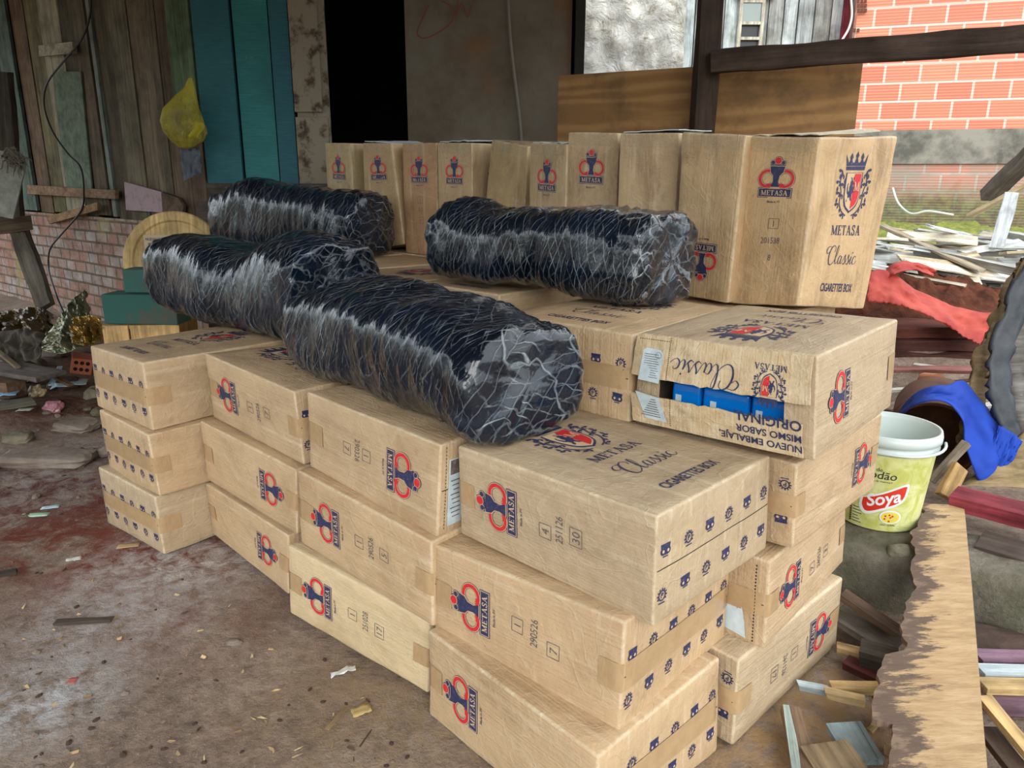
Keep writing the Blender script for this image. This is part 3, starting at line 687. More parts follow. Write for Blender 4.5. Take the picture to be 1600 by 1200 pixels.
flap('upper_flap', .012, .116, -.228, .222, -.012, 'hanging upper flap with script lettering upside down', prn=pu, jag=.004)
pl = Print()
for k, (s_, sz, yy) in enumerate((('ORIGINAL', .034, -.052), ('MISMO SABOR', .0235, -.079), ('NUEVO EMBALAJE,', .0235, -.104))):
    V_, F_ = text2d(s_, sz, 1.0, .02, 'LEFT'); 
    xr = .206
    pl.add([(xr-a, yy-b+sz*.7) for a, b in V_], F_, 0, 0)
pl.poly([(-.218, -.028), (-.150, -.036), (-.128, -.100), (-.190, -.098)], 3, 1)
for k in range(8): pl.rect(-.2+.004*k, -.090+.0065*k, -.145-.002*k, -.088+.0065*k, 4, 2)
for k in range(13): pl.rect(-.120, -.108+.006*k, -.1185, -.1045+.006*k, 5)
flap('lower_flap', -.114, -.036, -.226, .206, .010, 'torn lower flap with bold lettering upside down', prn=pl, jag=.004)
# blue packs inside
bl = NT('blue_film'); bl.set(Roughness=.2); bl.color(srgb(0, 118, 210)); bl.b.inputs['Coat Weight'].default_value = .6
uu = (Vector(BOX['B4'][2][1])-Vector(BOX['B4'][2][0])).normalized(); vv = Vector((-uu.y*-1, -uu.x, 0)); vv = Vector((math.sin(2.423), -math.cos(2.423), 0))
for k, (x, wd, lab) in enumerate(((-.105, .080, 'leftmost of the blue shrink-wrapped packs inside the torn carton'), (.0, .122, 'wide middle blue shrink-wrapped pack inside the torn carton'), (.108, .088, 'rightmost of the blue shrink-wrapped packs inside the torn carton'))):
    root = empty('blue_pack', (0, 0, 0), lab, 'pack', None, 2.423)
    c0 = Vector(BOX['B4'][2][0]) + vv*.0 ; c0.z = .758
    cen = Vector(BOX['B4'][2][0])*.5 + Vector(BOX['B4'][2][1])*.5 - uu*x + vv*(.028+.13); cen.z = .757
    root.location = cen
    for j in range(2):
        mb = MB(); mb.box((0, 0, .05+.096*j), (wd-.003, .26, .093)); o = mb.build('pack_body', bl.m, root, bevel=.006)
        fx = -wd/2*(.55 if j else .5)
        mb = MB(); mb.box((-fx, .1302, .05+.096*j), (.016, .0012, .03)); mb.build('pack_seal', M_WHITE, root)
# cartons of the second row, one layer higher than the front
def c4x(mb, c):
    p = Print(); p.poly([(-.135, .119), (-.10, .119), (-.102, .098), (-.112, .090), (-.122, .094), (-.130, .104)], 5, 0); p.poly([(-.128, .116), (-.106, .116), (-.108, .101), (-.118, .097), (-.126, .106)], 6, 1)
    p.apply(mb, c.panel('foot'), mats=2)
make_carton('C4', 'Ctop', 'carton left of the torn one, blue speck in its torn upper edge', OR, seed=17, extra=c4x)
make_carton('D4', 'Ctop', 'carton mostly hidden under the bag before the upright boxes', BUFF, seed=18, crest=True, tapes=('head',))
make_carton('E4', 'Bnear', 'carton with crest on top between the bags in the middle of the pile', BUFF, seed=19)
# upright cartons at the back
TL = {
 'T10': ('Tup', 'tall upright carton at the right end of the back row, crest on its bright side', (200, 168, 126), dict(codes=[('1', -.012, True), ('201538', -.07, False), ('8', -.13, False)], crush=.006)),
 'T9': ('Tdown', 'upright stained carton second from the right end, its emblem upside down', (186, 158, 120), dict(crush=.006)),
 'T8': ('Tback', 'plain upright carton third from the right end, no emblem on its face', (188, 162, 126), dict(emblem=False)),
 'T7': ('Tup', 'upright carton fourth from the right end, emblem high above the bag', (188, 162, 126), {}),
 'T6': ('Tup', 'lower upright carton just left of the tallest four, white tape on its top', (184, 160, 124), {}),
 'T5': ('Tback', 'leaning plain upright carton in the back row, tilted against its neighbour', (178, 154, 112), dict(emblem=False)),
 'T4': ('Tup', 'upright carton fourth from the left end, pinkish side showing in the gap', (182, 156, 120), {}),
 'T3': ('Tup', 'reddish stained upright carton third from the left end with ink marks', (178, 140, 104), dict(codes=CODE('312', '1', ''))),
 'T2': ('Tup', 'upright carton second from the left end of the back row', (182, 154, 114), {}),
 'T1': ('Tup', 'small looking upright carton at the left end of the back row', (184, 162, 122), {}),
}
for k, (key, (ori, lab, tint, kw)) in enumerate(TL.items()):
    r, c = make_carton(key, ori, lab, tint, group='upright cartons in the back row', seed=20+k, tapes=(), **kw)
    # clear tape over the top flaps, running down the front
    t = MB(); rnd = random.Random(k); s_ = c.ax[0][1]; zt = -DL/2 if s_ < 0 else DL/2; sg = 1 if s_ < 0 else -1; wf = c.ax[1][1]
    front = DW/2 if c.ax[1][1] < 0 else -DW/2
    path = [(zt+sg*.05*(1-i/4), front) for i in range(4)] + [(zt, front*(1-2*i/8)) for i in range(5)]
    strip(t, path, lambda p_, hh: c.pos(p_[0], p_[1], hh, .0022), -DH/2+.012, DH/2-.012, 8)
    x0 = rnd.uniform(-.04, .03); path2 = [(zt+sg*.085*(1-i/5), front) for i in range(5)]
    strip(t, path2, lambda p_, hh: c.pos(p_[0], p_[1], hh, .0028), x0, x0+.05, 3)
    t.build('packing_tape', M_CTAPE, r, smooth=True)['label'] = 'clear tape with whitish sheen'
    # loose flap lips standing a little proud of the top
    if key in ('T10', 'T8', 'T6', 'T4', 'T2'):
        m = MB(); W2 = DW*.42
        def fl(u, v):
            p = c.pos(zt, front*(1-1.6*v)*.96, -DH/2+.01+(DH-.02)*u, .006)
            return p + Vector((0, 0, .014*math.sin(u*2.4+k)*(.3+v) + .006*noise.noise(Vector((u*6, v*6, k)))))
        m.sheet(fl, 8, 6, .003)
        o = m.build('top_flap', [M_WHITE if key != 'T10' else M_CARD], r, smooth=False); o.color = srgb(190, 184, 165)
        o['label'] = 'raised pale flap'
# cartons buried in the pile that carry the ones on top
def buried(kind, th, x, y, z0, k):
    BOX['tmp'] = mk(kind, th, x, y, z0)
    make_carton('tmp', {'A': 'Aleft', 'B': 'Bnear', 'T': 'Tup'}[kind], 'plain carton buried inside the pile under the visible cartons', OR, group='buried cartons carrying the pile', seed=40+k, prints=False, tapes=(), res=(4, 4, 3), bulge=.0, crush=0)
k = 0
SUP = [('B', 2.42, .312, 1.868, 3), ('B', 2.37, -.045, 2.565, 3), ('B', 2.253, -.372, 2.913, 3), ('B', 2.3, -.70, 3.32, 4), ('B', 2.3, -1.03, 3.69, 4), ('B', 2.3, -1.36, 4.06, 4),
       ('A', 2.25, .93, 2.42, 4), ('A', 2.5, .58, 2.93, 4), ('B', 2.3, .09, 3.40, 4), ('B', 2.3, -.225, 3.70, 4), ('B', 2.3, -.555, 4.06, 4), ('B', 2.3, -.885, 4.42, 4), ('B', 2.3, .47, 3.62, 4)]
for (kd, th, x, y, n) in SUP:
    for lv in range(n):
        k += 1; dx = (-.12 if lv < 3 else -.09) if (kd == 'A' and x > .9) else 0
        buried(kd, th, x+dx, y, lv*.24-(.045 if (kd == 'A' and x > .9) else .028 if kd == 'A' else .004), k)
del BOX['tmp']
# ------------------------------------------------------------------ wrapped bags
t = NT('dark_bag_plastic'); t.set(Roughness=.24); t.b.inputs['Specular IOR Level'].default_value = .35; t.b.inputs['Coat Weight'].default_value = .5; t.b.inputs['Coat Roughness'].default_value = .05
vb = t.coord((1, 1, 1), attr='pc'); n1 = t.noise(vb, 5, 5, .6); n0 = t.noise(vb, 3.1, 6, .7)
c0 = t.ramp(n1, [(.3, srgb(6, 12, 22)), (.7, srgb(14, 28, 46))])
c0 = t.mix(t.ramp(n0, [(.66, K0), (.80, (.35, .35, .35, 1))]), c0, srgb(112, 96, 76)); t.color(c0)
b = t.bump(t.math('ADD', t.noise(t.coord((9, 2.2, 2.2), attr='pc', rot=(.2, .3, .35)), 2.4, 4, .55), t.math('MULTIPLY', n1, .8)), .55, .018); M_BAG = t.m
t.l(b.outputs[0], t.b.inputs['Coat Normal'])
t = NT('stretch_film'); t.set(Roughness=.10); t.b.inputs['Specular IOR Level'].default_value = .8
def streak(ang, tilt, scale, dist, lo, seed):
    """thin pale creases of the wound film: narrow crests of a wavering band pattern, broken up by noise"""
    v = t.coord((1, 1, 1), attr='pc', rot=(seed*.7, tilt, ang)); wv = t.n('ShaderNodeTexWave', wave_type='BANDS', bands_direction='X'); t.l(v, wv.inputs[0])
    wv.inputs['Scale'].default_value = scale; wv.inputs['Distortion'].default_value = dist; wv.inputs['Detail'].default_value = 2; wv.inputs['Detail Scale'].default_value = .9; wv.inputs['Phase Offset'].default_value = seed*3.1
    br_ = t.ramp(t.noise(t.coord((3, 2, 2), attr='pc', rot=(seed, 1, 0)), 3.5, 4, .7), [(.44, K0), (.58, K1)])
    return t.math('MULTIPLY', t.ramp(wv.outputs['Fac'], [(lo, K0), (1.0, K1)]), br_)
s1 = streak(.42, .15, 15, 3, .955, 1); s2 = streak(-.28, .1, 11, 4, .965, 2); s3 = streak(.95, .5, 9, 4, .97, 3); s4 = streak(.15, -.35, 19, 2.5, .95, 4)
s3 = t.math('MAXIMUM', s3, s4)
area = t.ramp(t.noise(t.coord((1, 1, 1), attr='pc'), 3.6, 3, .5), [(.36, (.25, .25, .25, 1)), (.58, K1)])
s = t.mix(1, t.math('MAXIMUM', s1, t.math('MULTIPLY', s2, .8)), area, 'MULTIPLY'); s = t.math('MAXIMUM', s, t.math('MULTIPLY', s3, .4))
fine = t.ramp(t.noise(t.coord((26, 4, 4), attr='pc', rot=(.1, .1, .25)), 2, 3, .6), [(.60, K0), (.74, (.07, .07, .07, 1))])
dust = t.ramp(t.noise(t.coord((1, 1, 1), attr='pc'), 4.5, 5, .7), [(.60, K0), (.75, (.16, .16, .16, 1))])
al = t.math('MULTIPLY', s, .52)
t.color(t.mix(dust, srgb(176, 186, 190), srgb(165, 145, 120))); t.l(al, t.b.inputs['Alpha'])
h = t.math('ADD', t.math('MULTIPLY', s, .6), t.noise(t.coord((18, 4, 4), attr='pc', rot=(.1, .1, .28)), 1.5, 3, .5))
t.bump(h, .4, .006); M_FILM = t.m

def make_bag(p0, p1, wd, hh, z, label, seed, prof, lean=0, endcap=(1, 1), tips=()):
    """p0,p1: ends of the near lower edge (right end, left end); wd to the back; prof: (t, height factor, width factor, z lift)"""
    p0 = Vector((*p0, 0)); p1 = Vector((*p1, 0)); d = p1-p0; Lb = d.length; ux = d.normalized(); vy = Vector((-ux.y, ux.x, 0)) * -1
    th = math.atan2(ux.y, ux.x)
    root = empty('wrapped_bag', (*((p0+p1)/2 + vy*wd/2).xy, z), label, 'bag', 'film wrapped dark bags on the pile', th)
    def prf(t_, j):
        c = [(q[0], q[j]) for q in prof]
        if t_ <= c[0][0]: return c[0][1]
        for (a, x), (b_, y) in zip(c, c[1:]):
            if t_ <= b_: k = (t_-a)/(b_-a); k = k*k*(3-2*k); return x+(y-x)*k
        return c[-1][1]
    nu, nv = 150, 84
    def P(u, v, off=0):
        # u along, closing at both ends; v round the section
        e = 2*u-1; s_ = abs(e); pw = 1.0
        if s_ > .84:
            k = (s_-.84)/.16; pw = max(0.0, 1-k**3.4)**(1/2.4)
        x = (e if s_ <= .84 else math.copysign(.84+.16*(1-max(0.0, 1-(s_-.84)/.16)**2.2), e))*Lb/2
        tt = x/Lb+.5
        a = 2*PI*v; n = 3.1; ca, sa = math.cos(a), math.sin(a)
        yy = math.copysign(abs(ca)**(2/n), ca)*wd/2*prf(tt, 2)*pw; zz = math.copysign(abs(sa)**(2/n), sa)*hh/2*prf(tt, 1)*pw
        q = Vector((x, yy, zz)); nrm = Vector((.9*math.copysign(max(0, (s_-.84)/.16), e), yy/wd, zz/hh)); nrm = nrm.normalized() if nrm.length > 1e-6 else Vector((1, 0, 0))
        sd = seed*9.1
        tw = x + yy*.35 + zz*.25
        dsp = .030*noise.noise(Vector((x*3.6+sd, yy*4, zz*4))) + .008*noise.noise(Vector((tw*13+sd, yy*5, zz*5+sd))) + .0035*noise.noise(Vector((tw*46, yy*7+sd, zz*7)))
        r1 = noise.noise(Vector((tw*24+sd, yy*5, zz*5))); dsp += .007*(1-abs(r1)*3) if abs(r1) < .33 else 0
        if s_ > .72: dsp += .012*noise.noise(Vector((x*26+sd, yy*24, zz*24)))*min(1, (s_-.72)/.15)
        q += nrm*(dsp+off)
        q.z += hh/2*prf(tt, 1) + prf(tt, 3)
        q.y += lean*q.z
        fl = .004*noise.noise(Vector((x*9, yy*9, sd)))
        if q.z < fl+.004-off*.5: q.z = max(q.z*.12, 0) + .003 - off*.4 if q.z > 0 else .003-off*.4
        return q
    for nm, mt, off in (('bag_body', M_BAG, 0), ('stretch_film', M_FILM, .005)):
        mb = MB(); g = []
        for i in range(nu+1):
            g.append([mb.vert(P(i/nu, j/nv, off), ((i/nu-.5)*Lb+seed*3, j/nv*1.25, 0 if nm != 'bag_body' else 0)) for j in range(nv)])
        if True:
            for i in range(nu+1):
                for j in range(nv):
                    p = mb.v[g[i][j]]; mb.pc[g[i][j]] = (p[0]+seed*3, p[1], p[2])
        for i in range(nu):
            for j in range(nv): mb.face((g[i][j], g[i][(j+1) % nv], g[i+1][(j+1) % nv], g[i+1][j]))
        mb.face(g[0][::-1]); mb.face(g[-1])
        o = mb.build(nm, mt, root, smooth=True)
        bm = bmesh.new(); bm.from_mesh(o.data); bmesh.ops.recalc_face_normals(bm, faces=bm.faces); bm.to_mesh(o.data); bm.free()
        if nm == 'stretch_film': o['label'] = 'clear wrinkled film with pale streaks'
    return root
make_bag((-.105, 1.59), (-.775, 2.375), .395, .30, .734, 'nearest dark bag wrapped in clear film, lying along the front edge of the pile', 1,
         [(0, .92, 1.0, 0), (.25, 1.04, 1.02, 0), (.45, .95, .96, 0), (.62, 1.02, 1, 0), (.8, 1.0, .97, 0), (1, .82, .88, .01)])
make_bag((-.79, 2.62), (-1.70, 3.36), .42, .36, .74, 'dark film wrapped bag at the left, behind the nearest bag', 2,
         [(0, 1.06, 1, 0), (.2, 1.12, 1, .0), (.42, .86, .95, 0), (.6, .95, 1, 0), (.85, 1.0, .95, 0), (1, .9, .9, 0)])
make_bag((.37, 2.15), (-.36, 2.80), .36, .285, .975, 'dark bag wrapped in clear film lying in front of the upright cartons', 3,
         [(0, .93, 1.0, 0), (.2, .98, 1, 0), (.5, .96, 1, 0), (.72, .93, 1.02, .0), (.88, 1.06, 1.0, 0), (1, .95, .9, 0)])
make_bag((-.80, 3.66), (-1.72, 4.18), .40, .36, .965, 'farthest dark bag wrapped in clear film, in front of the teal boards', 4,
         [(0, .85, 1, 0), (.2, .95, 1, .0), (.5, .98, .95, 0), (.7, 1.04, 1, 0), (1, .9, .9, 0)])

# ------------------------------------------------------------------ ground
tg = NT('dirt'); tg.set(Roughness=.92); tg.b.inputs['Specular IOR Level'].default_value = .2
vw = tg.coord((1, 1, 1), src='World')
nA = tg.noise(vw, 1.3, 8, .65, .4); nB = tg.noise(vw, 26, 6, .75); nC = tg.noise(vw, 75, 5, .8)
base = tg.ramp(nA, [(.32, srgb(112, 94, 84)), (.48, srgb(138, 120, 106)), (.62, srgb(156, 139, 124)), (.78, srgb(120, 98, 86))])
base = tg.mix(1, base, tg.ramp(nB, [(.3, (.55, .53, .51)), (.52, (1, 1, 1)), (.70, (1.35, 1.33, 1.3))]), 'MULTIPLY')
base = tg.mix(tg.ramp(nC, [(.58, K0), (.66, (.6, .6, .6, 1))]), base, srgb(190, 168, 134))   # sawdust
base = tg.mix(tg.ramp(tg.noise(vw, 42, 6, .85), [(.60, K0), (.68, (.75, .75, .75, 1))]), base, srgb(60, 44, 38))
def patch(px, py, rad, col, amt, z=0, warp=1.2, fr=5, seed=0):
    global base
    c = atz(px, py, z)
    vm = tg.n('ShaderNodeVectorMath', operation='DISTANCE'); tg.l(vw, vm.inputs[0]); vm.inputs[1].default_value = c
    g = tg.math('SUBTRACT', 1.0, tg.math('DIVIDE', vm.outputs['Value'], rad), True)
    m_ = tg.math('MULTIPLY', g, tg.ramp(tg.noise(vw, fr, 7, .75, .5), [(.40, K0), (.62, K1)])); m_ = tg.math('MULTIPLY', m_, amt*2.4, True)
    base = tg.mix(m_, base, col)
RED = srgb(112, 58, 42)
patch(110, 790, .75, RED, 1.0); patch(200, 850, .55, RED, .9); patch(30, 760, .6, srgb(92, 50, 38), .9); patch(60, 640, .9, srgb(96, 62, 50), .8); patch(330, 960, .35, srgb(120, 84, 68), .6)
patch(60, 1090, .28, srgb(190, 190, 190), .55, fr=14); patch(270, 880, .45, srgb(196, 190, 186), .5, fr=16); patch(170, 960, .4, srgb(180, 172, 170), .5, fr=18); patch(90, 720, .8, srgb(168, 158, 154), .45, fr=12)
patch(1240, 1120, .5, srgb(158, 128, 92), .8, fr=20); patch(590, 1100, .5, srgb(150, 128, 100), .5, fr=22)
tg.color(base); tg.bump(tg.math('ADD', tg.math('MULTIPLY', nB, .8), tg.math('MULTIPLY', nA, 1.5)), .8, .02)
M_DIRT = tg.m
M_SOIL = simple('red_soil', srgb(66, 38, 30), .95, srgb(104, 62, 46), 9, bump=.04, spec=.1)
def sstep(a, b_, x): k = max(0, min(1, (x-a)/(b_-a))); return k*k*(3-2*k)
def gz(x, y):
    """ground height: flat under the shed, a bank of rubble and soil rising outside on the right and far left"""
    z = -.012 + .008*noise.noise(Vector((x*1.1, y*1.1, 0))) + .004*noise.noise(Vector((x*5, y*5, 3)))
    side = sstep(1.15, 2.0, x-.12*(y-2))
    kl = (x-1.12)*.418 + (y-2.24)*.908          # distance beyond the old kerb
    kerb = .165 if (kl > .03 and x > 1.06) else 0
    bank = .30*sstep(3.0, 3.7, y)*side + .30*sstep(4.0, 5.2, y)*sstep(1.2, 2.2, x) + .32*sstep(5.6, 7.6, y)*sstep(.6, 1.6, x)
    bank += .10*noise.noise(Vector((x*1.7, y*1.7, 9)))*side*sstep(2.8, 4, y)
    lf = sstep(-2.4, -3.4, x+.15*(y-4))*sstep(3.2, 4.6, y)
    z += max(kerb, bank) + lf*(.16+.10*noise.noise(Vector((x*2.1, y*2.1, 5))))
    return z
def axis(a, b_, c, n1, n2, n3, lo, hi):
    return [lo+(a-lo)*i/n1 for i in range(n1)] + [a+(b_-a)*i/n2 for i in range(n2)] + [b_+(hi-b_)*i/n3 for i in range(n3+1)]
XS = axis(-4.5, 4, 0, 12, 210, 14, -14, 13); YS = axis(.8, 7.5, 0, 10, 170, 10, -9, 16)
mb = MB(); ids = [[mb.vert((x, y, gz(x, y) + (.010*max(0, noise.noise(Vector((x*14, y*14, 1))))*(.3+sstep(-.8, -2.2, x)) if abs(x) < 5 else 0))) for y in YS] for x in XS]
for i in range(len(XS)-1):
    for j in range(len(YS)-1): mb.face((ids[i][j], ids[i+1][j], ids[i+1][j+1], ids[i][j+1]))
struct(mb.build('floor', M_DIRT, smooth=True), 'packed brown dirt floor with sawdust and chalky stains')

# ------------------------------------------------------------------ the shed: left wall, back wall, roof
WC = Vector((at(316, 200, 5.15).x, 5.15, 0)); WL = Vector((-4.95, 7.5, 0)); wd_ = (WL-WC).normalized(); wn = Vector((wd_.y, -wd_.x, 0)) * -1
if wn.dot(Vector((0, -1, 0))) < 0: wn = -wn
def wall_pt(px, py, off=0):      # point on the left wall seen at that place
    d = ray(px, py); return EYE + d*(((WC+wn*off)-EYE).dot(wn)/d.dot(wn))
def wall_s(px, py=250): return (wall_pt(px, py)-WC).dot(wd_)
M_PLK = tinted_wood('weathered_planks'); M_PLX = tinted_wood('weathered_timber', axis='X')
RW = Matrix((wd_, wn, Vector((0, 0, 1)))).transposed()
mb = MB(); random.seed(5)
GRB, BRN, DRK, GRN, LTB = srgb(104, 98, 84), srgb(112, 92, 74), srgb(62, 54, 44), srgb(96, 108, 84), srgb(138, 122, 100)
planks = [(-60, -20, BRN, 0), (-20, 14, srgb(100, 98, 90), 0), (14, 34, DRK, .02), (34, 56, srgb(92, 108, 98), .05), (56, 76, BRN, .01), (76, 98, srgb(112, 106, 78), .0), (98, 128, srgb(150, 146, 126), .012), (128, 146, srgb(88, 82, 66), 0), (146, 166, srgb(98, 88, 72), .008), (166, 172, srgb(30, 26, 22), -.03), (172, 178, srgb(120, 128, 120), .025), (178, 200, srgb(84, 76, 60), .0),
          (200, 229, srgb(106, 100, 82), .01), (229, 258, srgb(110, 98, 80), .0), (258, 270, srgb(92, 84, 68), .006), (270, 286, srgb(98, 84, 68), .0)]
for a, b_, c, dep in planks:
    s0, s1 = wall_s(b_), wall_s(a); mb.tint = c; mb.off = Vector((a*.37, 0, a*.11))
    mid = WC + wd_*((s0+s1)/2) + wn*dep*.8; zb = 1.02 + random.uniform(-.02, .04)
    mb.box((mid.x, mid.y, (zb+3.15)/2), (s1-s0-.008, .025, 3.15-zb), RW)
s0, s1 = 0.0, wall_s(286)
mb.tint = srgb(92, 112, 84); mid = WC+wd_*(s0+s1)/2; mb.box((mid.x, mid.y, (1.62+3.15)/2), (s1-s0, .03, 3.15-1.62), RW)
mb.tint = srgb(106, 88, 72); mb.box((mid.x, mid.y, (.95+1.62)/2), (s1-s0, .026, 1.62-.95), RW)
o = struct(mb.build('wall_left', M_PLK), 'wall of weathered vertical planks in grey brown and green')
mb = MB(); mb.tint = srgb(22, 18, 15); c = WC+wd_*2.6-wn*.05; mb.box((c.x, c.y, 2.05), (5.2, .02, 2.2), RW); struct(mb.build('wall_backing', M_PLK), 'backing sheet behind the planks, coloured dark as shaded gaps')  # near-black sheet paints the shade seen between planks
# brick base under the planks
tb = NT('old_painted_brick'); tb.set(Roughness=.9)
vv_ = tb.coord((1, 1, 1), attr='pc')
br = tb.n('ShaderNodeTexBrick'); tb.l(vv_, br.inputs['Vector']); br.inputs['Scale'].default_value = 1; br.inputs['Brick Width'].default_value = .20; br.inputs['Row Height'].default_value = .092; br.inputs['Mortar Size'].default_value = .009
br.inputs['Color1'].default_value = srgb(150, 128, 114); br.inputs['Color2'].default_value = srgb(164, 162, 160); br.inputs['Mortar'].default_value = srgb(98, 82, 66); br.inputs['Bias'].default_value = 0
nn = tb.noise(vv_, 2.4, 5, .7); c_ = tb.mix(tb.ramp(nn, [(.42, K0), (.58, (.8, .8, .8, 1))]), br.outputs['Color'], tb.mix(br.outputs['Fac'], srgb(150, 98, 76), srgb(104, 90, 72)))
nn2 = tb.noise(vv_, 7, 6, .75); c_ = tb.mix(1, c_, tb.ramp(nn2, [(.32, (.5, .46, .4)), (.52, (1, 1, 1)), (.7, (1.2, 1.2, 1.2))]), 'MULTIPLY')
c_ = tb.mix(tb.ramp(tb.noise(vv_, 1.4, 3, .5), [(.58, K0), (.66, (.6, .6, .6, 1))]), c_, srgb(150, 134, 78)); tb.color(c_)
tb.bump(tb.math('ADD', tb.math('MULTIPLY', br.outputs['Fac'], -1.2), tb.math('MULTIPLY', nn2, .8)), 1, .012)
mb = MB()
def bf(u, v):
    s_ = 5.3*u; z = -.1+1.14*v; p = WC+wd_*s_+wn*(.04+.012*noise.noise(Vector((s_*4, z*5, 2)))); return (p.x, p.y, z)
mb.grid(bf, 70, 16, pc=lambda u, v: (5.3*u, -.1+1.14*v, 0))
p_ = mb; c = WC+wd_*2.65-wn*.04; mb.box((c.x, c.y, .46), (5.3, .14, 1.1), RW)
struct(mb.build('wall_left_base', tb.m, smooth=False), 'low brick base with flaking whitish and pink paint')
# things fixed to the left wall
def on_wall(name, pxs, z_or, mat, label, cat, thick=.03, tint=K1, off=.03, kind=None, group=None):
    """a board outlined on the left wall"""
    pts = [wall_pt(px, py, off) for px, py in pxs]; cen = sum(pts, Vector())/len(pts)
    mb = MB(); mb.tint = tint
    A = [mb.vert(p-cen+wn*thick) for p in pts]; B = [mb.vert(p-cen) for p in pts]
    for i in range(len(pts)): mb.face((A[i], A[(i+1) % len(pts)], B[(i+1) % len(pts)], B[i]))
    mb.face(A); mb.face(B[::-1]); o = mb.build(name, mat, loc=cen)
    return tag(o, label, cat, group, kind)
on_wall('batten', [(48, 289), (186, 297), (186, 311), (48, 303)], 0, M_PLX, 'narrow horizontal wooden batten nailed across the plank wall above the bricks', 'wooden strip', tint=srgb(134, 108, 84), off=.05)
on_wall('plaster_board', [(84, 112), (128, 112), (146, 297), (106, 300)], 0, simple('green_grey_board', srgb(74, 88, 72), .9, srgb(112, 124, 104), 14, bump=.01), 'mottled green grey panel let into the plank wall', 'panel', .012, off=.025)
on_wall('crosspiece', [(66, 72), (119, 66), (121, 84), (67, 89)], 0, M_PLX, 'short pale crosspiece nailed to the plank wall near its top left', 'wooden strip', tint=srgb(156, 150, 132), off=.05)
on_wall('pink_board', [(198, 284), (256, 300), (258, 332), (201, 328)], 0, simple('pink_paint', srgb(160, 138, 142), .8, srgb(120, 100, 104), 20, .0, lo=.5, hi=.75), 'faded pink painted board end at the foot of the plank wall', 'board', .02, off=.04)
on_wall('bare_board', [(257, 300), (282, 309), (291, 322), (289, 337), (259, 332)], 0, M_PLX, 'dark rounded board end beside the pink board', 'board', .02, tint=srgb(92, 76, 62), off=.04)
on_wall('slanting_stick', [(78, 339), (158, 316), (158, 328), (82, 350)], 0, M_PLX, 'broken brown stick slanting across the top of the brick base', 'stick', .03, tint=srgb(144, 114, 84), off=.07)
# back wall
BY = 5.15
mb = MB(); random.seed(8)
def bplank(px0, px1, c, z0, z1, dep=0, mbx=None):
    m_ = mbx or mb; x0 = at(px0, 150, BY).x; x1 = at(px1, 150, BY).x; m_.tint = c; m_.off = Vector((px0*.13, 0, px0*.07))
    m_.box(((x0+x1)/2, BY-dep, (z0+z1)/2), (x1-x0-.006, .03, z1-z0))
TEA = srgb(34, 112, 116)
tt_ = NT('teal_paint'); tt_.set(Roughness=.6); a_ = tt_.n('ShaderNodeAttribute', attribute_name='tint'); vt = tt_.coord((1, 1, 1), attr='pc'); 
n_ = tt_.noise(tt_.coord((3, 3, 40), attr='pc'), 3, 6, .75); cc = tt_.mix(1, a_.outputs['Color'], tt_.ramp(n_, [(.35, (.72, .72, .72)), (.7, (1.2, 1.2, 1.2))]), 'MULTIPLY')
cc = tt_.mix(tt_.ramp(tt_.noise(vt, 9, 4, .7), [(.68, K0), (.72, K1)]), cc, srgb(150, 120, 96)); cc = tt_.mix(tt_.ramp(tt_.noise(vt, 2, 4, .6), [(.45, K0), (.7, (.5, .5, .5, 1))]), cc, srgb(16, 70, 80))
tt_.color(cc); tt_.bump(n_, .4, .006)
bplank(314, 372, srgb(26, 100, 108), 1.15, 3.1, .02); bplank(374, 429, srgb(36, 126, 126), 1.32, 3.1, .0); bplank(430, 460, srgb(28, 96, 108), 1.32, 3.1, .01)
struct(mb.build('door_1', tt_.m), 'teal painted plank door')
mb = MB(); tp = simple('flaking_white_paint', srgb(140, 130, 112), .85, srgb(74, 58, 44), 9, .006, lo=.5, hi=.62)
x0, x1 = at(460, 150, BY).x, at(513, 150, BY).x
mb.box(((x0+x1)/2-.015, BY-.01, 2.42), (x1-x0-.04, .06, 1.3)); mb.box(((x0+x1)/2, BY-.01, 1.30), (x1-x0-.01, .055, .88))
mb.box(((x0+x1)/2+.01, BY, 2.0), (x1-x0-.01, .03, 2.2))
struct(mb.build('trim_1', tp, bevel=.004), 'worn white door post')
mb = MB(); mb.tint = srgb(84, 76, 70)
mb.box((at(422, 280, BY).x, BY-.06, 1.24), (.80, .04, .16)); mb.box((at(422, 280, BY).x, BY-.02, .6), (1.0, .04, 1.2)); struct(mb.build('wall_back_sill', M_PLX), 'grey board across the foot of the teal planks')
mb = MB(); tgp = NT('stained_render'); tgp.set(Roughness=.85); vg = tgp.coord((1, 1, 1), src='Object')
cg = tgp.ramp(tgp.noise(vg, 1.6, 6, .65), [(.3, srgb(82, 68, 52)), (.5, srgb(104, 96, 82)), (.7, srgb(116, 112, 100))])
cg = tgp.mix(tgp.ramp(tgp.noise(vg, 2.6, 5, .6), [(.55, K0), (.7, (.7, .7, .7, 1))]), cg, srgb(122, 84, 52)); tgp.color(cg); tgp.bump(tgp.noise(vg, 30, 5, .7), .4, .004)
x0, x1 = at(636, 150, BY).x, at(893, 60, BY).x
mb.box(((x0+x1)/2, BY+.02, 1.55), (x1-x0, .05, 3.1)); struct(mb.build('wall_back', tgp.m), 'stained grey rendered wall with red scrawls')
mb = MB(); P = Print()
xx0 = at(640, 20, BY).x
for pts in ([(670, 8), (660, 30), (652, 52), (664, 60), (690, 48), (708, 30), (704, 10), (690, 2)], [(716, 2), (712, 26), (722, 6), (730, 28), (736, 8)], [(740, 2), (748, -8)]):
    c = crom([(at(a, b_, BY).x, at(a, b_, BY).z) for a, b_ in pts], 5); P.stroke(c, .008, 0)
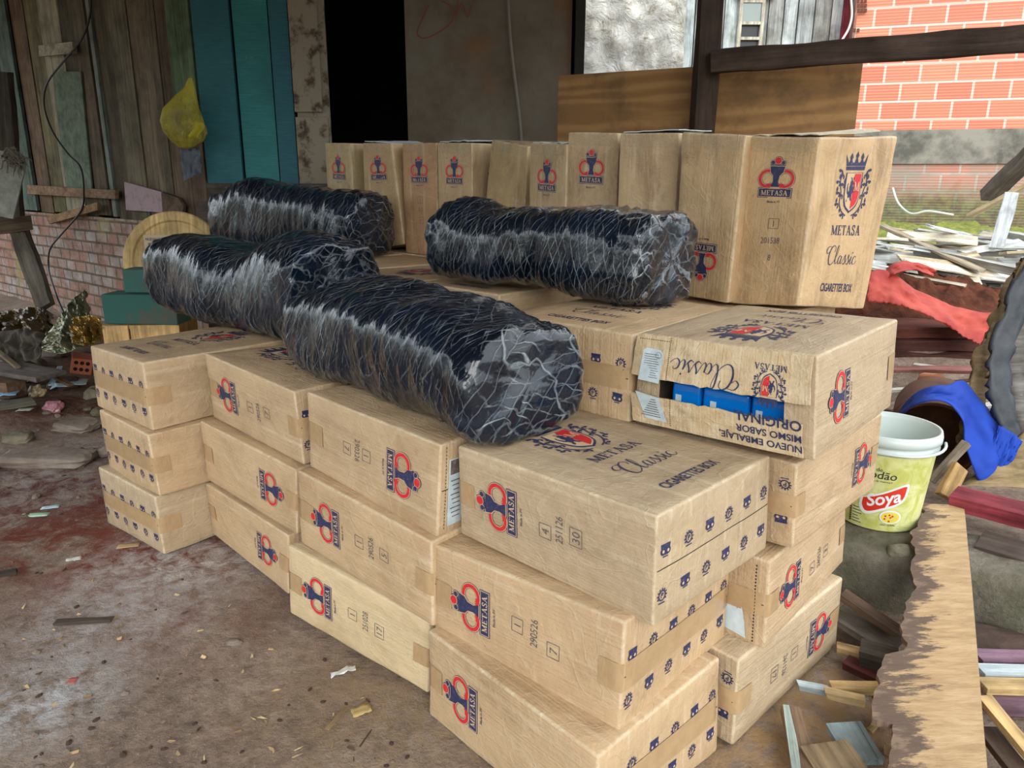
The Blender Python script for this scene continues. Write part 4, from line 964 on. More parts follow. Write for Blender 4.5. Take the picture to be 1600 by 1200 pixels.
P.apply(mb, lambda x, y, o: Vector((x, BY-.0055-o, y))); struct(mb.build('wall_scrawl', simple('red_chalk', srgb(122, 66, 52), .9)), 'red scrawled lines on the wall')
# conduit
mb = MB(); cp = [at(a, b_, BY-.03) for a, b_ in ((792, -30), (795, 30), (799, 80), (805, 130), (811, 180), (815, 225))]
mb.tube(crom([tuple(p) for p in cp], 4), .011, 8); o = mb.build('conduit', simple('grey_conduit', srgb(112, 104, 92), .7)); tag(o, 'thin grey pipe running down the stained wall beside the dark doorway', 'pipe')
# room behind the doorway, its darkness put into the wall colour
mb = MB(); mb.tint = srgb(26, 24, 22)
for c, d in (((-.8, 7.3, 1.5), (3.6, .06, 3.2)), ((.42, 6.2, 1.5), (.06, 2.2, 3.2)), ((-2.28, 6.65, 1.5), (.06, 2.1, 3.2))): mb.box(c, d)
struct(mb.build('wall_room', simple('unlit_dark_wall', srgb(34, 30, 27), .95)), 'room behind the doorway, walls coloured dark as unlit')
# unseen roof reaching forward to control light on pile; open at camera and right
mb = MB()
for (xa, xb, ya, yb, n) in ((-7, 1.6, -1.3, 5.25, 150), (-7, .40, 5.25, 8.6, 80)):
    mb.sheet(lambda u, v: (xa+(xb-xa)*u, ya+(yb-ya)*v, 3.12+.02*math.sin((ya+(yb-ya)*v)*2*PI/.18)), 4, n, .012)
struct(mb.build('ceiling', simple('roof_sheet', srgb(120, 112, 102), .8, srgb(92, 80, 70), 3)), 'unseen corrugated roof sheets shading the pile')
# ------------------------------------------------------------------ right side: post, rail, plywood, yard walls
def beam(name, A, B, wd, th, mat, tint, label, cat, parent=None, segs=10, wob=.004, roll=0, group=None, up=(0, 0, 1), bevel=.003):
    A, B = Vector(A), Vector(B); d = B-A; R = Rdir(d, Vector(up))
    if roll: R = R @ Matrix.Rotation(roll, 3, 'X')
    mb = MB(); mb.tint = tint; mb.off = Vector((A.x*3.1, A.y*1.7, 0)); c = (A+B)/2
    L = d.length; ids = []
    for k in range(segs+1):
        t = k/segs-.5; r = []
        for (a, b_) in ((-.5, -.5), (.5, -.5), (.5, .5), (-.5, .5)):
            q = Vector((t*L, a*wd, b_*th)); q += Vector((0, noise.noise(Vector((t*L*6+A.x*9, a*3, b_+A.y))), noise.noise(Vector((t*L*6, a*3+5, b_+A.x)))))*wob*2
            if k in (0, segs): q.x += wob*4*noise.noise(Vector((a*9+A.x*7, b_*9, k)))
            r.append(mb.vert(R @ q, q))
        ids.append(r)
    for a, b_ in zip(ids, ids[1:]):
        for i in range(4): mb.face((a[i], a[(i+1) % 4], b_[(i+1) % 4], b_[i]))
    mb.face(ids[0][::-1]); mb.face(ids[-1])
    o = mb.build(name, mat, parent, bevel=bevel, loc=c)
    return tag(o, label, cat, group) if label else o
M_TIM = tinted_wood('rough_timber', axis='X', grain=1.0)
pA = at(1120, -160, 4.1); pB = at(1097, 205, 4.1); dirp = (pB-pA)/(pB.z-pA.z); p0 = pB + dirp*(0-pB.z); p1 = pB + dirp*(3.05-pB.z)
beam('timber_post', p0, p1, .115, .10, M_TIM, srgb(62, 50, 42), 'dark upright timber post rising behind the upright cartons', 'post', up=(0, 1, 0))
beam('timber_rail', at(1112, 97, 4.02), at(1660, 56, 3.42), .05, .108, M_TIM, srgb(66, 54, 46), 'dark horizontal timber rail running right from the post', 'rail', segs=20)
tp = NT('stained_plywood'); tp.set(Roughness=.7); vp = tp.coord((.5, 1, 3.2), attr='pc')
w_ = tp.n('ShaderNodeTexWave', wave_type='BANDS', bands_direction='Z'); tp.l(vp, w_.inputs[0]); w_.inputs['Scale'].default_value = 1.1; w_.inputs['Distortion'].default_value = 14; w_.inputs['Detail'].default_value = 4; w_.inputs['Detail Scale'].default_value = 1.2
cp_ = tp.ramp(w_.outputs['Fac'], [(.1, srgb(134, 98, 56)), (.5, srgb(146, 108, 62)), (.9, srgb(158, 120, 72))])
cp_ = tp.mix(tp.ramp(tp.noise(tp.coord((1, 1, 1), attr='pc'), 3, 5, .7), [(.5, K0), (.72, (.85, .85, .85, 1))]), cp_, srgb(82, 64, 38)); tp.color(cp_); tp.bump(w_.outputs['Fac'], .2, .002)
def ply(name, a, b_, ya, yb, za, label):
    A = at(a[0], a[1], ya); B = at(b_[0], b_[1], yb); mb = MB(); d = Vector((B.x-A.x, B.y-A.y, 0)); n_ = Vector((d.y, -d.x, 0)).normalized()
    mb.off = Vector((a[0]*.01, 0, 0)); top = (A.z, B.z)
    for th in (0, .012):
        for u in range(9):
            for v in range(5):
                p = A + d*(u/8); z = za + (top[0]+(top[1]-top[0])*u/8 - za)*v/4; p = Vector((p.x, p.y, z)) - n_*th; mb.vert(p, (u/8*d.length, 0, z))
    f = lambda k, u, v: k*45+u*5+v
    for u in range(8):
        for v in range(4): mb.face((f(0, u, v), f(0, u+1, v), f(0, u+1, v+1), f(0, u, v+1))); mb.face((f(1, u, v), f(1, u, v+1), f(1, u+1, v+1), f(1, u+1, v)))
        mb.face((f(0, u, 4), f(0, u+1, 4), f(1, u+1, 4), f(1, u, 4)))
    for v in range(4): mb.face((f(0, 0, v), f(0, 0, v+1), f(1, 0, v+1), f(1, 0, v))); mb.face((f(0, 8, v), f(1, 8, v), f(1, 8, v+1), f(0, 8, v+1)))
    return tag(mb.build(name, tp.m), label, 'panel')
ply('plywood_sheet', (873, 118), (1092, 104), 4.62, 4.22, .9, 'plywood panel left of the dark post, standing behind the row of upright cartons')
ply('plywood_sheet', (1106, 108), (1349, 94), 4.20, 3.92, .9, 'darker plywood panel right of the post, under the horizontal rail')
# far walls of the yard
tr = NT('rough_plaster'); tr.set(Roughness=.95); vr = tr.coord((1, 1, 1), src='Object')
n_ = tr.noise(vr, 7, 8, .75, .8); tr.color(tr.mix(tr.ramp(tr.noise(vr, 1.5, 3, .5), [(.55, K0), (.72, (.5, .5, .5, 1))]), tr.ramp(n_, [(.34, srgb(170, 160, 140)), (.44, srgb(226, 222, 210)), (.6, srgb(244, 242, 236))]), srgb(150, 152, 110)))
tr.bump(tr.noise(vr, 5, 7, .7, 1.2), 1, .10)
mb = MB(); x0, x1 = at(885, 50, 6.6).x, at(1070, 50, 6.6).x
mb.grid(lambda u, v: (x0-.3+(x1-x0+.3)*u, 6.6-.05*noise.noise(Vector((u*9, v*24, 2)))-.03*noise.noise(Vector((u*22, v*60, 2))), .6+3.6*v), 44, 90)
mb.box(((x0+x1)/2-.15, 6.75, 2.4), (x1-x0+.3, .2, 3.6))
struct(mb.build('wall_plaster', tr.m, smooth=True), 'rough white plastered wall across the yard')
tb2 = NT('red_hollow_brick'); tb2.set(Roughness=.85); vb2 = tb2.coord((1, 1, 1), attr='pc')
br = tb2.n('ShaderNodeTexBrick'); tb2.l(vb2, br.inputs['Vector']); br.inputs['Scale'].default_value = 1; br.inputs['Brick Width'].default_value = .330; br.inputs['Row Height'].default_value = .180; br.inputs['Mortar Size'].default_value = .012
br.inputs['Color1'].default_value = srgb(228, 146, 116); br.inputs['Color2'].default_value = srgb(216, 126, 102); br.inputs['Mortar'].default_value = srgb(214, 200, 184)
wv = tb2.n('ShaderNodeTexWave', wave_type='BANDS', bands_direction='Y'); tb2.l(vb2, wv.inputs[0]); wv.inputs['Scale'].default_value = 11
cb = tb2.mix(1, br.outputs['Color'], tb2.ramp(wv.outputs['Fac'], [(.0, (.88, .86, .85)), (.5, (1.03, 1.03, 1.03))]), 'MULTIPLY')
sz = tb2.n('ShaderNodeSeparateXYZ'); tb2.l(vb2, sz.inputs[0])
nzz = tb2.noise(vb2, 2.2, 6, .7)
low = tb2.ramp(tb2.math('SUBTRACT', sz.outputs['Y'], 1.57), [(0, K1), (.01, K0)])                      # the old weathered courses below the band
cb = tb2.mix(tb2.math('MULTIPLY', low, tb2.ramp(nzz, [(.30, (.25, .25, .25, 1)), (.6, (.85, .85, .85, 1))])), cb, srgb(150, 144, 132))
moss = tb2.math('MULTIPLY', tb2.ramp(tb2.math('ADD', sz.outputs['Y'], tb2.math('MULTIPLY', nzz, .5)), [(0, K1), (1.38/2 if 0 else .99, K1), (1, K1)]), 1.0)
mz = tb2.math('SUBTRACT', 1.62, tb2.math('ADD', sz.outputs['Y'], tb2.math('MULTIPLY', nzz, .55))); mz = tb2.math('MULTIPLY', mz, 5.0, True)
cb = tb2.mix(tb2.math('MULTIPLY', mz, .8), cb, tb2.ramp(tb2.noise(vb2, 9, 5, .7), [(.4, srgb(70, 72, 50)), (.6, srgb(112, 124, 70))]))
tb2.color(cb); tb2.bump(tb2.math('ADD', tb2.math('MULTIPLY', br.outputs['Fac'], -.8), tb2.math('MULTIPLY', wv.outputs['Fac'], .25)), .8, .012)
A = at(1335, 60, 8.3); B = at(1640, 60, 7.75); d = Vector((B.x-A.x, B.y-A.y, 0)); A.z = 0; B = A + d*1.6; A0 = A.copy(); d = B-A; Ld = d.length
mb = MB(); mb.grid(lambda u, v: A0 + d*u + Vector((0, 0, .5+4.0*v)), 4, 4, pc=lambda u, v: (u*Ld, .5+4.0*v, 0))
n_ = Vector((d.y, -d.x, 0)).normalized(); pc_ = lambda q: q
e0 = A0; e1 = A0 - n_*.3
i = [mb.vert(e0+Vector((0, 0, .5)), (0, .5, 0)), mb.vert(e1+Vector((0, 0, .5)), (.3, .5, 0)), mb.vert(e1+Vector((0, 0, 4.5)), (.3, 4.5, 0)), mb.vert(e0+Vector((0, 0, 4.5)), (0, 4.5, 0))]; mb.face(i)
i = [mb.vert(p) for p in (e0+Vector((0, 0, 4.5)), B+Vector((0, 0, 4.5)), B-n_*.3+Vector((0, 0, 4.5)), e1+Vector((0, 0, 4.5)))]; mb.face(i)
struct(mb.build('wall_brick', tb2.m), 'orange hollow brick wall with pale mortar')
R_ = Rdir(d); mb = MB(); c = (A0+B)/2 - n_*0; zb0, zb1 = at(1400, 256, 8.1).z, at(1400, 203, 8.1).z
mb.box((c.x, c.y, (zb0+zb1)/2), (Ld, .05, zb1-zb0), R_, segs=12)
struct(mb.build('trim_2', simple('grey_concrete', srgb(150, 146, 134), .95, srgb(96, 94, 86), 3.5, .01, lo=.4, hi=.62)), 'grey concrete band in the brick wall')
# holes of the end bricks
mb = MB()
for (px, py) in ((1347, 10), (1341, 56)):
    for a in range(3 if py < 20 else 2):
        for b_ in range(3 if py < 20 else 1):
            p = at(px-6+a*5.5, py-8+b_*7.5, 8.26) + n_*.012; mb.box(p, (.026, .02, .035), R_)
struct(mb.build('trim_3', simple('brick_hole', srgb(110, 60, 44), .9)), 'open ends of hollow bricks at the wall corner')
mb = MB(); random.seed(3); y9 = 9.0; x = at(1040, 60, y9).x; k = 0
while x < at(1338, 60, y9).x:
    w_ = random.uniform(.13, .19); v = random.uniform(.78, 1.05); xr = (x - at(1040, 60, y9).x)/2.3
    mb.tint = (srgb(190, 200, 200) if random.random() < .6 else srgb(168, 172, 168)) if xr < .8 else srgb(150, 146, 150); mb.tint = tuple(c*v for c in mb.tint[:3]) + (1,)
    mb.off = Vector((x*2, 0, x)); mb.box((x+w_/2, y9+random.uniform(-.008, .008), 3.0), (w_-.014, .03, 4.6)); x += w_
mb.tint = srgb(60, 60, 60); mb.box((at(1190, 60, y9).x, y9+.06, 3.0), (2.9, .03, 4.6))
mb.tint = srgb(120, 50, 56); q = at(1326, 60, y9-.05); mb.box((q.x-.05, q.y, 3.2), (.09, .04, 4.0))
struct(mb.build('wall_boards', M_PLK), 'pale weathered vertical board wall of the neighbouring house')
# its window
q0, q1 = at(1156, 4, y9), at(1184, 78, y9); wr = MB(); wr.tint = srgb(196, 190, 172)
cx, cz, ww, hh_ = (q0.x+q1.x)/2, (q0.z+q1.z)/2, q1.x-q0.x, q0.z-q1.z
for dx in (-ww/2, ww/2): wr.box((cx+dx, y9-.06, cz), (.035, .05, hh_+.05))
for dz in (hh_/2, .02, -hh_*.28, -hh_/2): wr.box((cx, y9-.06, cz+dz), (ww, .04, .03))
wr.tint = srgb(180, 124, 96); wr.box((cx+.03, y9-.08, cz+hh_/2+.07), (ww+.22, .07, .07))
wf = struct(wr.build('window_1', M_PLK), 'small window frame in the board wall')
mb = MB(); mb.box((cx, y9-.03, cz-.1), (ww, .01, hh_)); struct(mb.build('window_pane_dark', simple('dark_interior', srgb(16, 18, 20), .4), wf))
mb = MB(); mb.box((cx, y9-.062, cz+hh_*.28), (ww-.03, .006, hh_*.42)); struct(mb.build('window_pane', simple('dusty_glass', srgb(128, 142, 136), .25), wf))
mb = MB(); mb.tube(crom([tuple(at(a, b_, 8.0)) for a, b_ in ((1328, -30), (1330, 0), (1331, 25), (1326, 45), (1316, 62))], 5), .011, 6)
tag(mb.build('hanging_wire', simple('white_wire', srgb(205, 205, 198), .6)), 'pale wire hanging beside the corner of the brick wall', 'wire')
# ------------------------------------------------------------------ kerb, soil bank, tarp
tk = NT('mossy_concrete'); tk.set(Roughness=.95); vk = tk.coord((1, 1, 1), src='World')
ck = tk.ramp(tk.noise(vk, 7, 7, .75), [(.3, srgb(70, 62, 52)), (.5, srgb(118, 110, 94)), (.7, srgb(150, 142, 128))])
ck = tk.mix(tk.ramp(tk.noise(vk, 3, 5, .65), [(.42, K0), (.62, (.6, .6, .6, 1))]), ck, srgb(82, 90, 58)); tk.color(ck); tk.bump(tk.noise(vk, 18, 7, .75), 1, .03); M_KERB = tk.m
def kerbpt(t): return Vector((1.10+.63*t*1.6, 2.235-.29*t*1.6, 0))
mb = MB()
def kf(u, v):
    p = kerbpt(u*1.6-.02); s_ = noise.noise(Vector((u*14, v*4, 0)))*.018
    prof = [(-.03, -.05), (-.03, .05), (-.02, .15), (0, .175), (.10, .182), (.26, .180), (.28, .1), (.28, -.05)]
    t_ = v*7; k = min(6, int(t_)); f = t_-k; a = prof[k]; b_ = prof[k+1]; o_ = a[0]+(b_[0]-a[0])*f; z = a[1]+(b_[1]-a[1])*f
    return p + Vector((.418, .908, 0))*(o_+s_) + Vector((0, 0, z+s_*.6))
mb.grid(kf, 40, 21); struct(mb.build('floor_kerb', M_KERB, smooth=True), 'low mossy concrete kerb')
# soil heap
mb = MB(); sc0 = Vector((2.78, 4.95, 0))
def sf(u, v):
    a = 2*PI*u; r = v; x = sc0.x+.75*r*math.cos(a); y = sc0.y+.48*r*math.sin(a)
    h_ = .17*max(0, 1-r*r)**.8; return (x, y, gz(x, y)-.03+h_ + (.045*noise.noise(Vector((x*9, y*9, 4)))+.03*noise.noise(Vector((x*24, y*24, 4))))*min(1, (1-r)*4))
mb.grid(sf, 90, 40); tag(mb.build('soil_heap', M_SOIL, smooth=True), 'heap of dark red crumbly soil above the red tarp', 'soil', kind='stuff')
def patchsheet(name, top, bot, ytop, ybot, mat, label, cat, nu=40, nv=16, th=.003, amp=.02, fr=7, seed=0, tattered=0, smooth=True, parent=None, solid=True, tint=K1):
    """cloth spanned between an upper and a lower outline; outlines are picture points with their distances"""
    T = crom([tuple(at(a, b_, y)) for (a, b_), y in zip(top, ytop)], 8); Bt = crom([tuple(at(a, b_, y)) for (a, b_), y in zip(bot, ybot)], 8)
    def pick(L, u): t_ = u*(len(L)-1); k = min(len(L)-2, int(t_)); f = t_-k; return Vector(L[k])*(1-f)+Vector(L[k+1])*f
    def fn(u, v):
        vv2 = v
        if tattered: vv2 = v*(1-tattered*abs(noise.noise(Vector((u*40, seed, 1)))))
        p = pick(T, u)*(1-vv2)+pick(Bt, u)*vv2
        e = math.sin(PI*min(1, max(0, v)))**.5*.7+.3
        return p + Vector((0, -1, .4))*amp*e*(noise.noise(Vector((u*fr+seed, v*fr*.4, seed))) + .4*noise.noise(Vector((u*fr*2.6+v*3, v*fr, seed+3))))
    mb = MB(); mb.tint = tint; mb.sheet(fn, nu, nv, th); o = mb.build(name, mat, parent, smooth=smooth)
    return tag(o, label, cat) if label else o
M_TARP = simple('red_woven_tarp', srgb(150, 36, 26), .65, srgb(186, 76, 58), 5, .004, lo=.4, hi=.7)
patchsheet('red_tarp', [(1352, 428), (1385, 422), (1430, 452), (1480, 474), (1530, 488), (1566, 488)], [(1356, 472), (1395, 476), (1430, 486), (1470, 504), (1505, 526), (1530, 540)], [4.5, 4.5, 4.45, 4.4, 4.35, 4.3], [4.35, 4.3, 4.25, 4.2, 4.15, 4.1], M_TARP, 'torn orange red tarp draped below the soil heap', 'tarp', tattered=.10, amp=.035, nu=60)
patchsheet('red_tarp', [(1385, 420), (1400, 410), (1430, 410), (1462, 422)], [(1384, 440), (1398, 428), (1430, 422), (1458, 432)], [4.6, 4.6, 4.7, 4.8], [4.5, 4.45, 4.55, 4.7], M_TARP, 'curled upper strip of red tarp around the edge of the soil heap', 'tarp', tattered=.2, amp=.03)
# dark stepped ledge under the tarp
mb = MB(); random.seed(11)
for k in range(7):
    z = .06+.07*k; y = 4.12+.045*k; mb.tint = random.choice([srgb(96, 54, 44), srgb(74, 44, 38), srgb(110, 64, 50)]); mb.box((2.35, y+.2, z), (1.9, .5, .064), segs=14, j=.006)
struct(mb.build('wall_ledge', M_TIM), 'dark reddish stepped ledge of earth and old brick')
# ------------------------------------------------------------------ broken slats heap outside
random.seed(21); M_SLAT = tinted_wood('painted_slat', axis='X', rough=.8)
SL = 'pale broken slat in the heap of splintered wood outside'
big = [((1376, 352), 5.7, (1535, 424), 5.0, .085, srgb(158, 146, 126), 'long grey brown plank slanting down across the heap of pale slats'),
       ((1515, 338), 6.0, (1612, 286), 5.6, .10, srgb(206, 186, 148), 'tan split board rising to the right edge above the slat heap'),
       ((1545, 306), 6.1, (1618, 236), 5.5, .13, srgb(104, 96, 88), 'thick dark grey timber leaning at the right edge above the slat heap'),
       ((1557, 388), 5.4, (1581, 302), 5.6, .09, srgb(196, 202, 204), 'white painted slat standing upright in the slat heap')]
for (a, ya, b_, yb, wd, c, lab) in big:
    beam('plank' if wd < .12 else 'timber', at(*a, ya), at(*b_, yb), wd, .02 if wd < .12 else .09, M_SLAT, c, lab, 'board')
for k in range(150):
    x = random.uniform(2.3, 4.7); y = random.uniform(5.05, 6.4); an = random.choice([random.uniform(-.5, .6), random.uniform(2.2, 3.6)]); L = random.uniform(.35, 1.0)
    z = gz(x, y)+.03+random.uniform(0, .38)*(1-abs(y-5.7)/.9); tl = random.uniform(-.2, .2)
    dv = Vector((math.cos(an)*math.cos(tl), math.sin(an)*math.cos(tl), math.sin(tl)))*L/2; c = Vector((x, y, z+abs(dv.z)))
    col = random.choice([srgb(224, 228, 226), srgb(206, 212, 212), srgb(222, 214, 194), srgb(202, 184, 152), srgb(180, 182, 178), srgb(232, 232, 226)])
    beam('broken_slat', c-dv, c+dv, random.uniform(.05, .12), .014, M_SLAT, col, SL, 'wood scrap', segs=4, wob=.004, roll=random.uniform(-.5, .7), group='pale broken slats in the heap outside', bevel=0)
for k in range(22):
    x = random.uniform(1.75, 2.9); y = random.uniform(3.2, 4.1); an = random.uniform(-.7, .7); L = random.uniform(.12, .4); z = gz(x, y)+.02
    dv = Vector((math.cos(an), math.sin(an), random.uniform(-.1, .1)))*L/2; c = Vector((x, y, z+.02+abs(dv.z)))
    col = random.choice([srgb(170, 150, 120), srgb(110, 84, 64), srgb(200, 196, 184), srgb(84, 54, 44), srgb(140, 116, 90)])
    beam('wood_splinter', c-dv, c+dv, random.uniform(.02, .06), .012, M_SLAT, col, 'splintered bit of wood on the soil behind the bucket', 'wood scrap', segs=3, group='wood splinters behind the bucket', bevel=0)
mb = MB(); mb.tube([tuple(at(a, b_, y)) for a, b_, y in ((1444, 592, 3.75), (1466, 594, 3.6))], .033, 18); tag(mb.build('clay_pipe', simple('terracotta', srgb(196, 128, 92), .8)), 'short orange brown clay pipe behind the blue shirt', 'pipe')
beam('plank', at(1395, 577, 4.0), at(1530, 578, 3.8), .10, .02, M_SLAT, srgb(150, 100, 92), 'thin reddish board lying level behind the clay pipe', 'board')
mb = MB(); wp = [at(a, b_, y) for a, b_, y in ((1395, 294, 7.6), (1404, 318, 7.3), (1424, 334, 7.0), (1450, 330, 6.9), (1490, 336, 6.8))]; mb.tube(crom([tuple(p) for p in wp], 6), .010, 6)
tag(mb.build('loose_wire', simple('white_wire2', srgb(205, 210, 200), .6)), 'white wire looping over the moss at the foot of the brick wall', 'wire')
# moss and weeds at the wall foot
M_MOSS = simple('moss', srgb(88, 104, 44), .95, srgb(140, 142, 64), 14, .02)
mb = MB()
def mf(u, v):
    x = 2.6+3.0*u; y = 6.75+.95*v; e = min(1, 4*u, 4*(1-u), 5*v, 5*(1-v)); return (x, y, gz(x, y) - .03+ e*(.055+.05*noise.noise(Vector((x*4, y*6, 8)))+.03*noise.noise(Vector((x*16, y*16, 8)))))
mb.grid(mf, 90, 40); tag(mb.build('moss_patch', M_MOSS, smooth=True), 'mossy green growth along the foot of the brick wall', 'moss', kind='stuff')
# ------------------------------------------------------------------ oil bucket
bx, by, bz = 1.315, 2.44, .183
bk = empty('oil_bucket', (bx, by, bz), 'white plastic oil bucket with yellow printed label beside the carton column', 'bucket')
Hb, rb, rtp = .350, .132, .160
M_PLW = simple('white_bucket_plastic', srgb(200, 212, 208), .35)
tl_ = NT('bucket_label_print'); tl_.set(Roughness=.35); vl = tl_.coord((1, 1, 1), src='Object')
nl = tl_.noise(vl, 14, 4, .6, 1.5); tl_.color(tl_.ramp(nl, [(.35, srgb(184, 186, 96)), (.55, srgb(206, 208, 140)), (.7, srgb(214, 216, 166))]))
def rad(z): return rb+(rtp-rb)*z/Hb
mb = MB(); prof = [(0, 0.004), (rb-.006, .004), (rb, .012)] + [(rad(z), z) for z in (.05, .15, .25, .285)] + [(rad(.285)+.008, .288), (rad(.29)+.008, .296), (rad(.3), .299), (rad(.31), .312), (rad(.315)+.010, .314), (rad(.32)+.010, .332), (rad(.345)+.004, .350), (rad(.345)-.004, .350), (rad(.33)-.005, .33), (rad(.2)-.005, .2), (rb-.006, .012), (0, .012)]
mb.lathe(prof, 64); mb.build('bucket_shell', M_PLW, bk, smooth=True)
mb = MB(); mb.lathe([(rad(z)+.0009, z) for z in (.006, .05, .1, .15, .2, .25, .283)], 64); mb.build('label_band', tl_.m, bk, smooth=True)['label'] = 'yellow green printed label'
face = math.atan2(-by, -bx)
P = Print()    # 0 red 1 white 2 dark 3 yellow 4 pale green
P.poly(crom([(-.075, .120), (-.02, .145), (.06, .188), (.072, .170), (.060, .120), (.0, .085), (-.055, .060), (-.078, .085), (-.075, .120)], 5), 1, 0)
P.poly(crom([(-.066, .120), (-.02, .138), (.055, .178), (.064, .165), (.053, .124), (.0, .094), (-.05, .072), (-.068, .092), (-.066, .120)], 5), 0, 1)
V_, F_ = text2d('Soya', .062, .95, .022, 'CENTER', .25); ca_, sa_ = math.cos(.30), math.sin(.30)
P.add([(a*ca_-b_*sa_+.000, a*sa_+b_*ca_+.108) for a, b_ in V_], F_, 1, 3)
P.disc(.028, .062, .036, 1, 2, 22, .026); P.disc(.028, .061, .031, 3, 3, 22, .021)
for k in range(16): P.disc(.028+.024*math.cos(k*2.4)*(k/16)**.5, .061+.015*math.sin(k*2.4)*(k/16)**.5, .004, 4 if k % 3 else 0, 4, 6)
P.text('Óleo de', -.050, .226, .020, 2, 1); P.text('Algodão', -.040, .200, .040, 2, 1, 1, .004, 'CENTER', .1); P.text('Fonte de Vitamina E', -.02, .188, .009, 2, 1)
for k in range(8): P.rect(-.112, .018+.008*k, -.104, .024+.008*k, 2, 1)
for k in range(6): P.rect(-.100, .020+.011*k, -.066-.006*(k % 3), .0225+.011*k, 2, 1)
P.text('USO GERAL', .024, .028, .010, 2, 1)
mb = MB(); xo = -.012
P.fine(.014).apply(mb, lambda x, y, o: (lambda a, r: Vector((r*math.cos(a), r*math.sin(a), y)))(face+(x+xo+.03)/.145, rad(y)+.0016+o), step=.0003, mats=0, off=.0006)
mb.build('label_print', [simple('label_red', srgb(206, 52, 36), .4), simple('label_white', srgb(226, 228, 226), .4), simple('label_ink', srgb(44, 46, 40), .5), simple('label_yellow', srgb(226, 206, 70), .5), simple('label_food', srgb(214, 196, 110), .5)], bk)['label'] = 'red and white brand lettering'
mb = MB(); hp = []
for k in range(21):
    a = PI*k/20; ang = face+PI/2; l_ = Vector((math.cos(ang), math.sin(ang), 0)); f_ = Vector((math.cos(face), math.sin(face), 0))
    r = rad(.3)+.02; hp.append(tuple(l_*(-math.cos(a)*r*-1) + f_*(math.sin(a)*.20*.8) + l_*.02*math.sin(a) + Vector((0, 0, .312-.02*math.sin(a)))))
mb.tube(hp, .0048, 8); mb.build('bucket_handle', M_PLW, bk, smooth=True)
# ------------------------------------------------------------------ rusty can lying on its side, blue shirt
M_RUST = simple('rusty_metal', srgb(74, 44, 34), .7, srgb(112, 76, 54), 7, .006, metallic=.3)
cc0 = at(1455, 690, 3.05); axd = Vector((.50, .86, .10)).normalized()
R_ = Rdir(axd); rc = .175
can = empty('rusty_can', cc0-Vector((0, 0, rc)), 'rusty open metal can lying on its side behind the bucket', 'can')
mb = MB(); N = 48
prof = [(rc-.035, .0), (rc-.006, .02)]
ring = []
for (r, a) in ((.0, .26), (rc-.012, .26), (rc-.010, .02), (rc-.006, 0), (rc+.006, -.004), (rc+.008, .006), (rc, .014), (rc, .06), (rc+.005, .068), (rc, .076), (rc, .12), (rc+.005, .128), (rc, .136), (rc, .38), (0, .38)):
    ring.append([mb.vert(R_ @ Vector((a, r*math.cos(2*PI*k/N), r*math.sin(2*PI*k/N))) + Vector((0, 0, rc))) for k in range(N)])
for A_, B_ in zip(ring, ring[1:]):
    for k in range(N): mb.face((A_[k], A_[(k+1) % N], B_[(k+1) % N], B_[k]))
mb.build('can_body', M_RUST, can, smooth=True)
M_BLUE = simple('blue_cloth', srgb(8, 52, 150), .8, srgb(12, 66, 176), 4, .003)
patchsheet('blue_shirt', [(1403, 646), (1428, 618), (1452, 606), (1480, 602), (1505, 596), (1528, 624), (1562, 658), (1597, 690)], [(1408, 650), (1430, 634), (1462, 626), (1486, 634), (1504, 660), (1508, 694), (1524, 742), (1534, 758)],
           [3.15, 3.05, 2.98, 2.98, 3.05, 3.0, 2.95, 2.92], [3.1, 2.93, 2.86, 2.86, 2.85, 2.84, 2.82, 2.82], M_BLUE, 'bright blue shirt draped over the rusty can', 'shirt', nu=70, nv=30, amp=.030, fr=5, seed=2, th=.005)
patchsheet('blue_shirt_sleeve', [(1560, 664), (1580, 676), (1598, 690)], [(1530, 752), (1556, 736), (1578, 724)], [2.9, 2.88, 2.86], [2.85, 2.84, 2.84], M_BLUE, 'short sleeve end of the blue shirt hanging at the right', 'shirt', amp=.008, seed=5, th=.005)
# broken trunk of boards at the right edge
def strip3(name, L_, R2, ys, mat, label, cat, th=.02, tint=K1, amp=.008, seed=0):
    return patchsheet(name, L_, R2, ys, ys, mat, label, cat, nu=40, nv=6, th=th, amp=amp, fr=9, seed=seed, tint=tint)
strip3('trunk_shell', [(1596, 408), (1560, 480), (1526, 560), (1505, 640), (1496, 700)], [(1606, 404), (1578, 484), (1552, 560), (1540, 640), (1560, 720)], [3.2, 3.15, 3.1, 3.0, 2.9], M_SLAT, 'tan outer shell of a split trunk curving up the right edge', 'wood', tint=srgb(146, 124, 92), amp=.015)
strip3('burnt_strip', [(1604, 402), (1572, 482), (1548, 560), (1548, 620), (1572, 690)], [(1640, 410), (1606, 490), (1578, 560), (1580, 620), (1600, 690)], [3.1, 3.05, 3.0, 2.94, 2.9], simple('charred_blue', srgb(38, 44, 52), .6, srgb(66, 70, 74), 9, .006), 'dark charred strip of split trunk beside its tan shell', 'wood', amp=.012, seed=4)
strip3('grey_bark_slab', [(1618, 420), (1598, 490), (1576, 560), (1578, 620), (1596, 690)], [(1700, 420), (1690, 490), (1680, 560), (1680, 620), (1680, 690)], [3.2, 3.15, 3.1, 3.05, 3.0], M_SLAT, 'grey bark slab behind the charred strip at the right edge', 'wood', tint=srgb(120, 116, 112), amp=.02, seed=7)
strip3('trunk_root', [(1548, 720), (1500, 760), (1470, 780)], [(1640, 640), (1640, 740), (1580, 800)], [2.9, 2.8, 2.75], M_SLAT, 'broad tan foot of the split trunk below the blue shirt', 'wood', tint=srgb(150, 130, 96), seed=8)
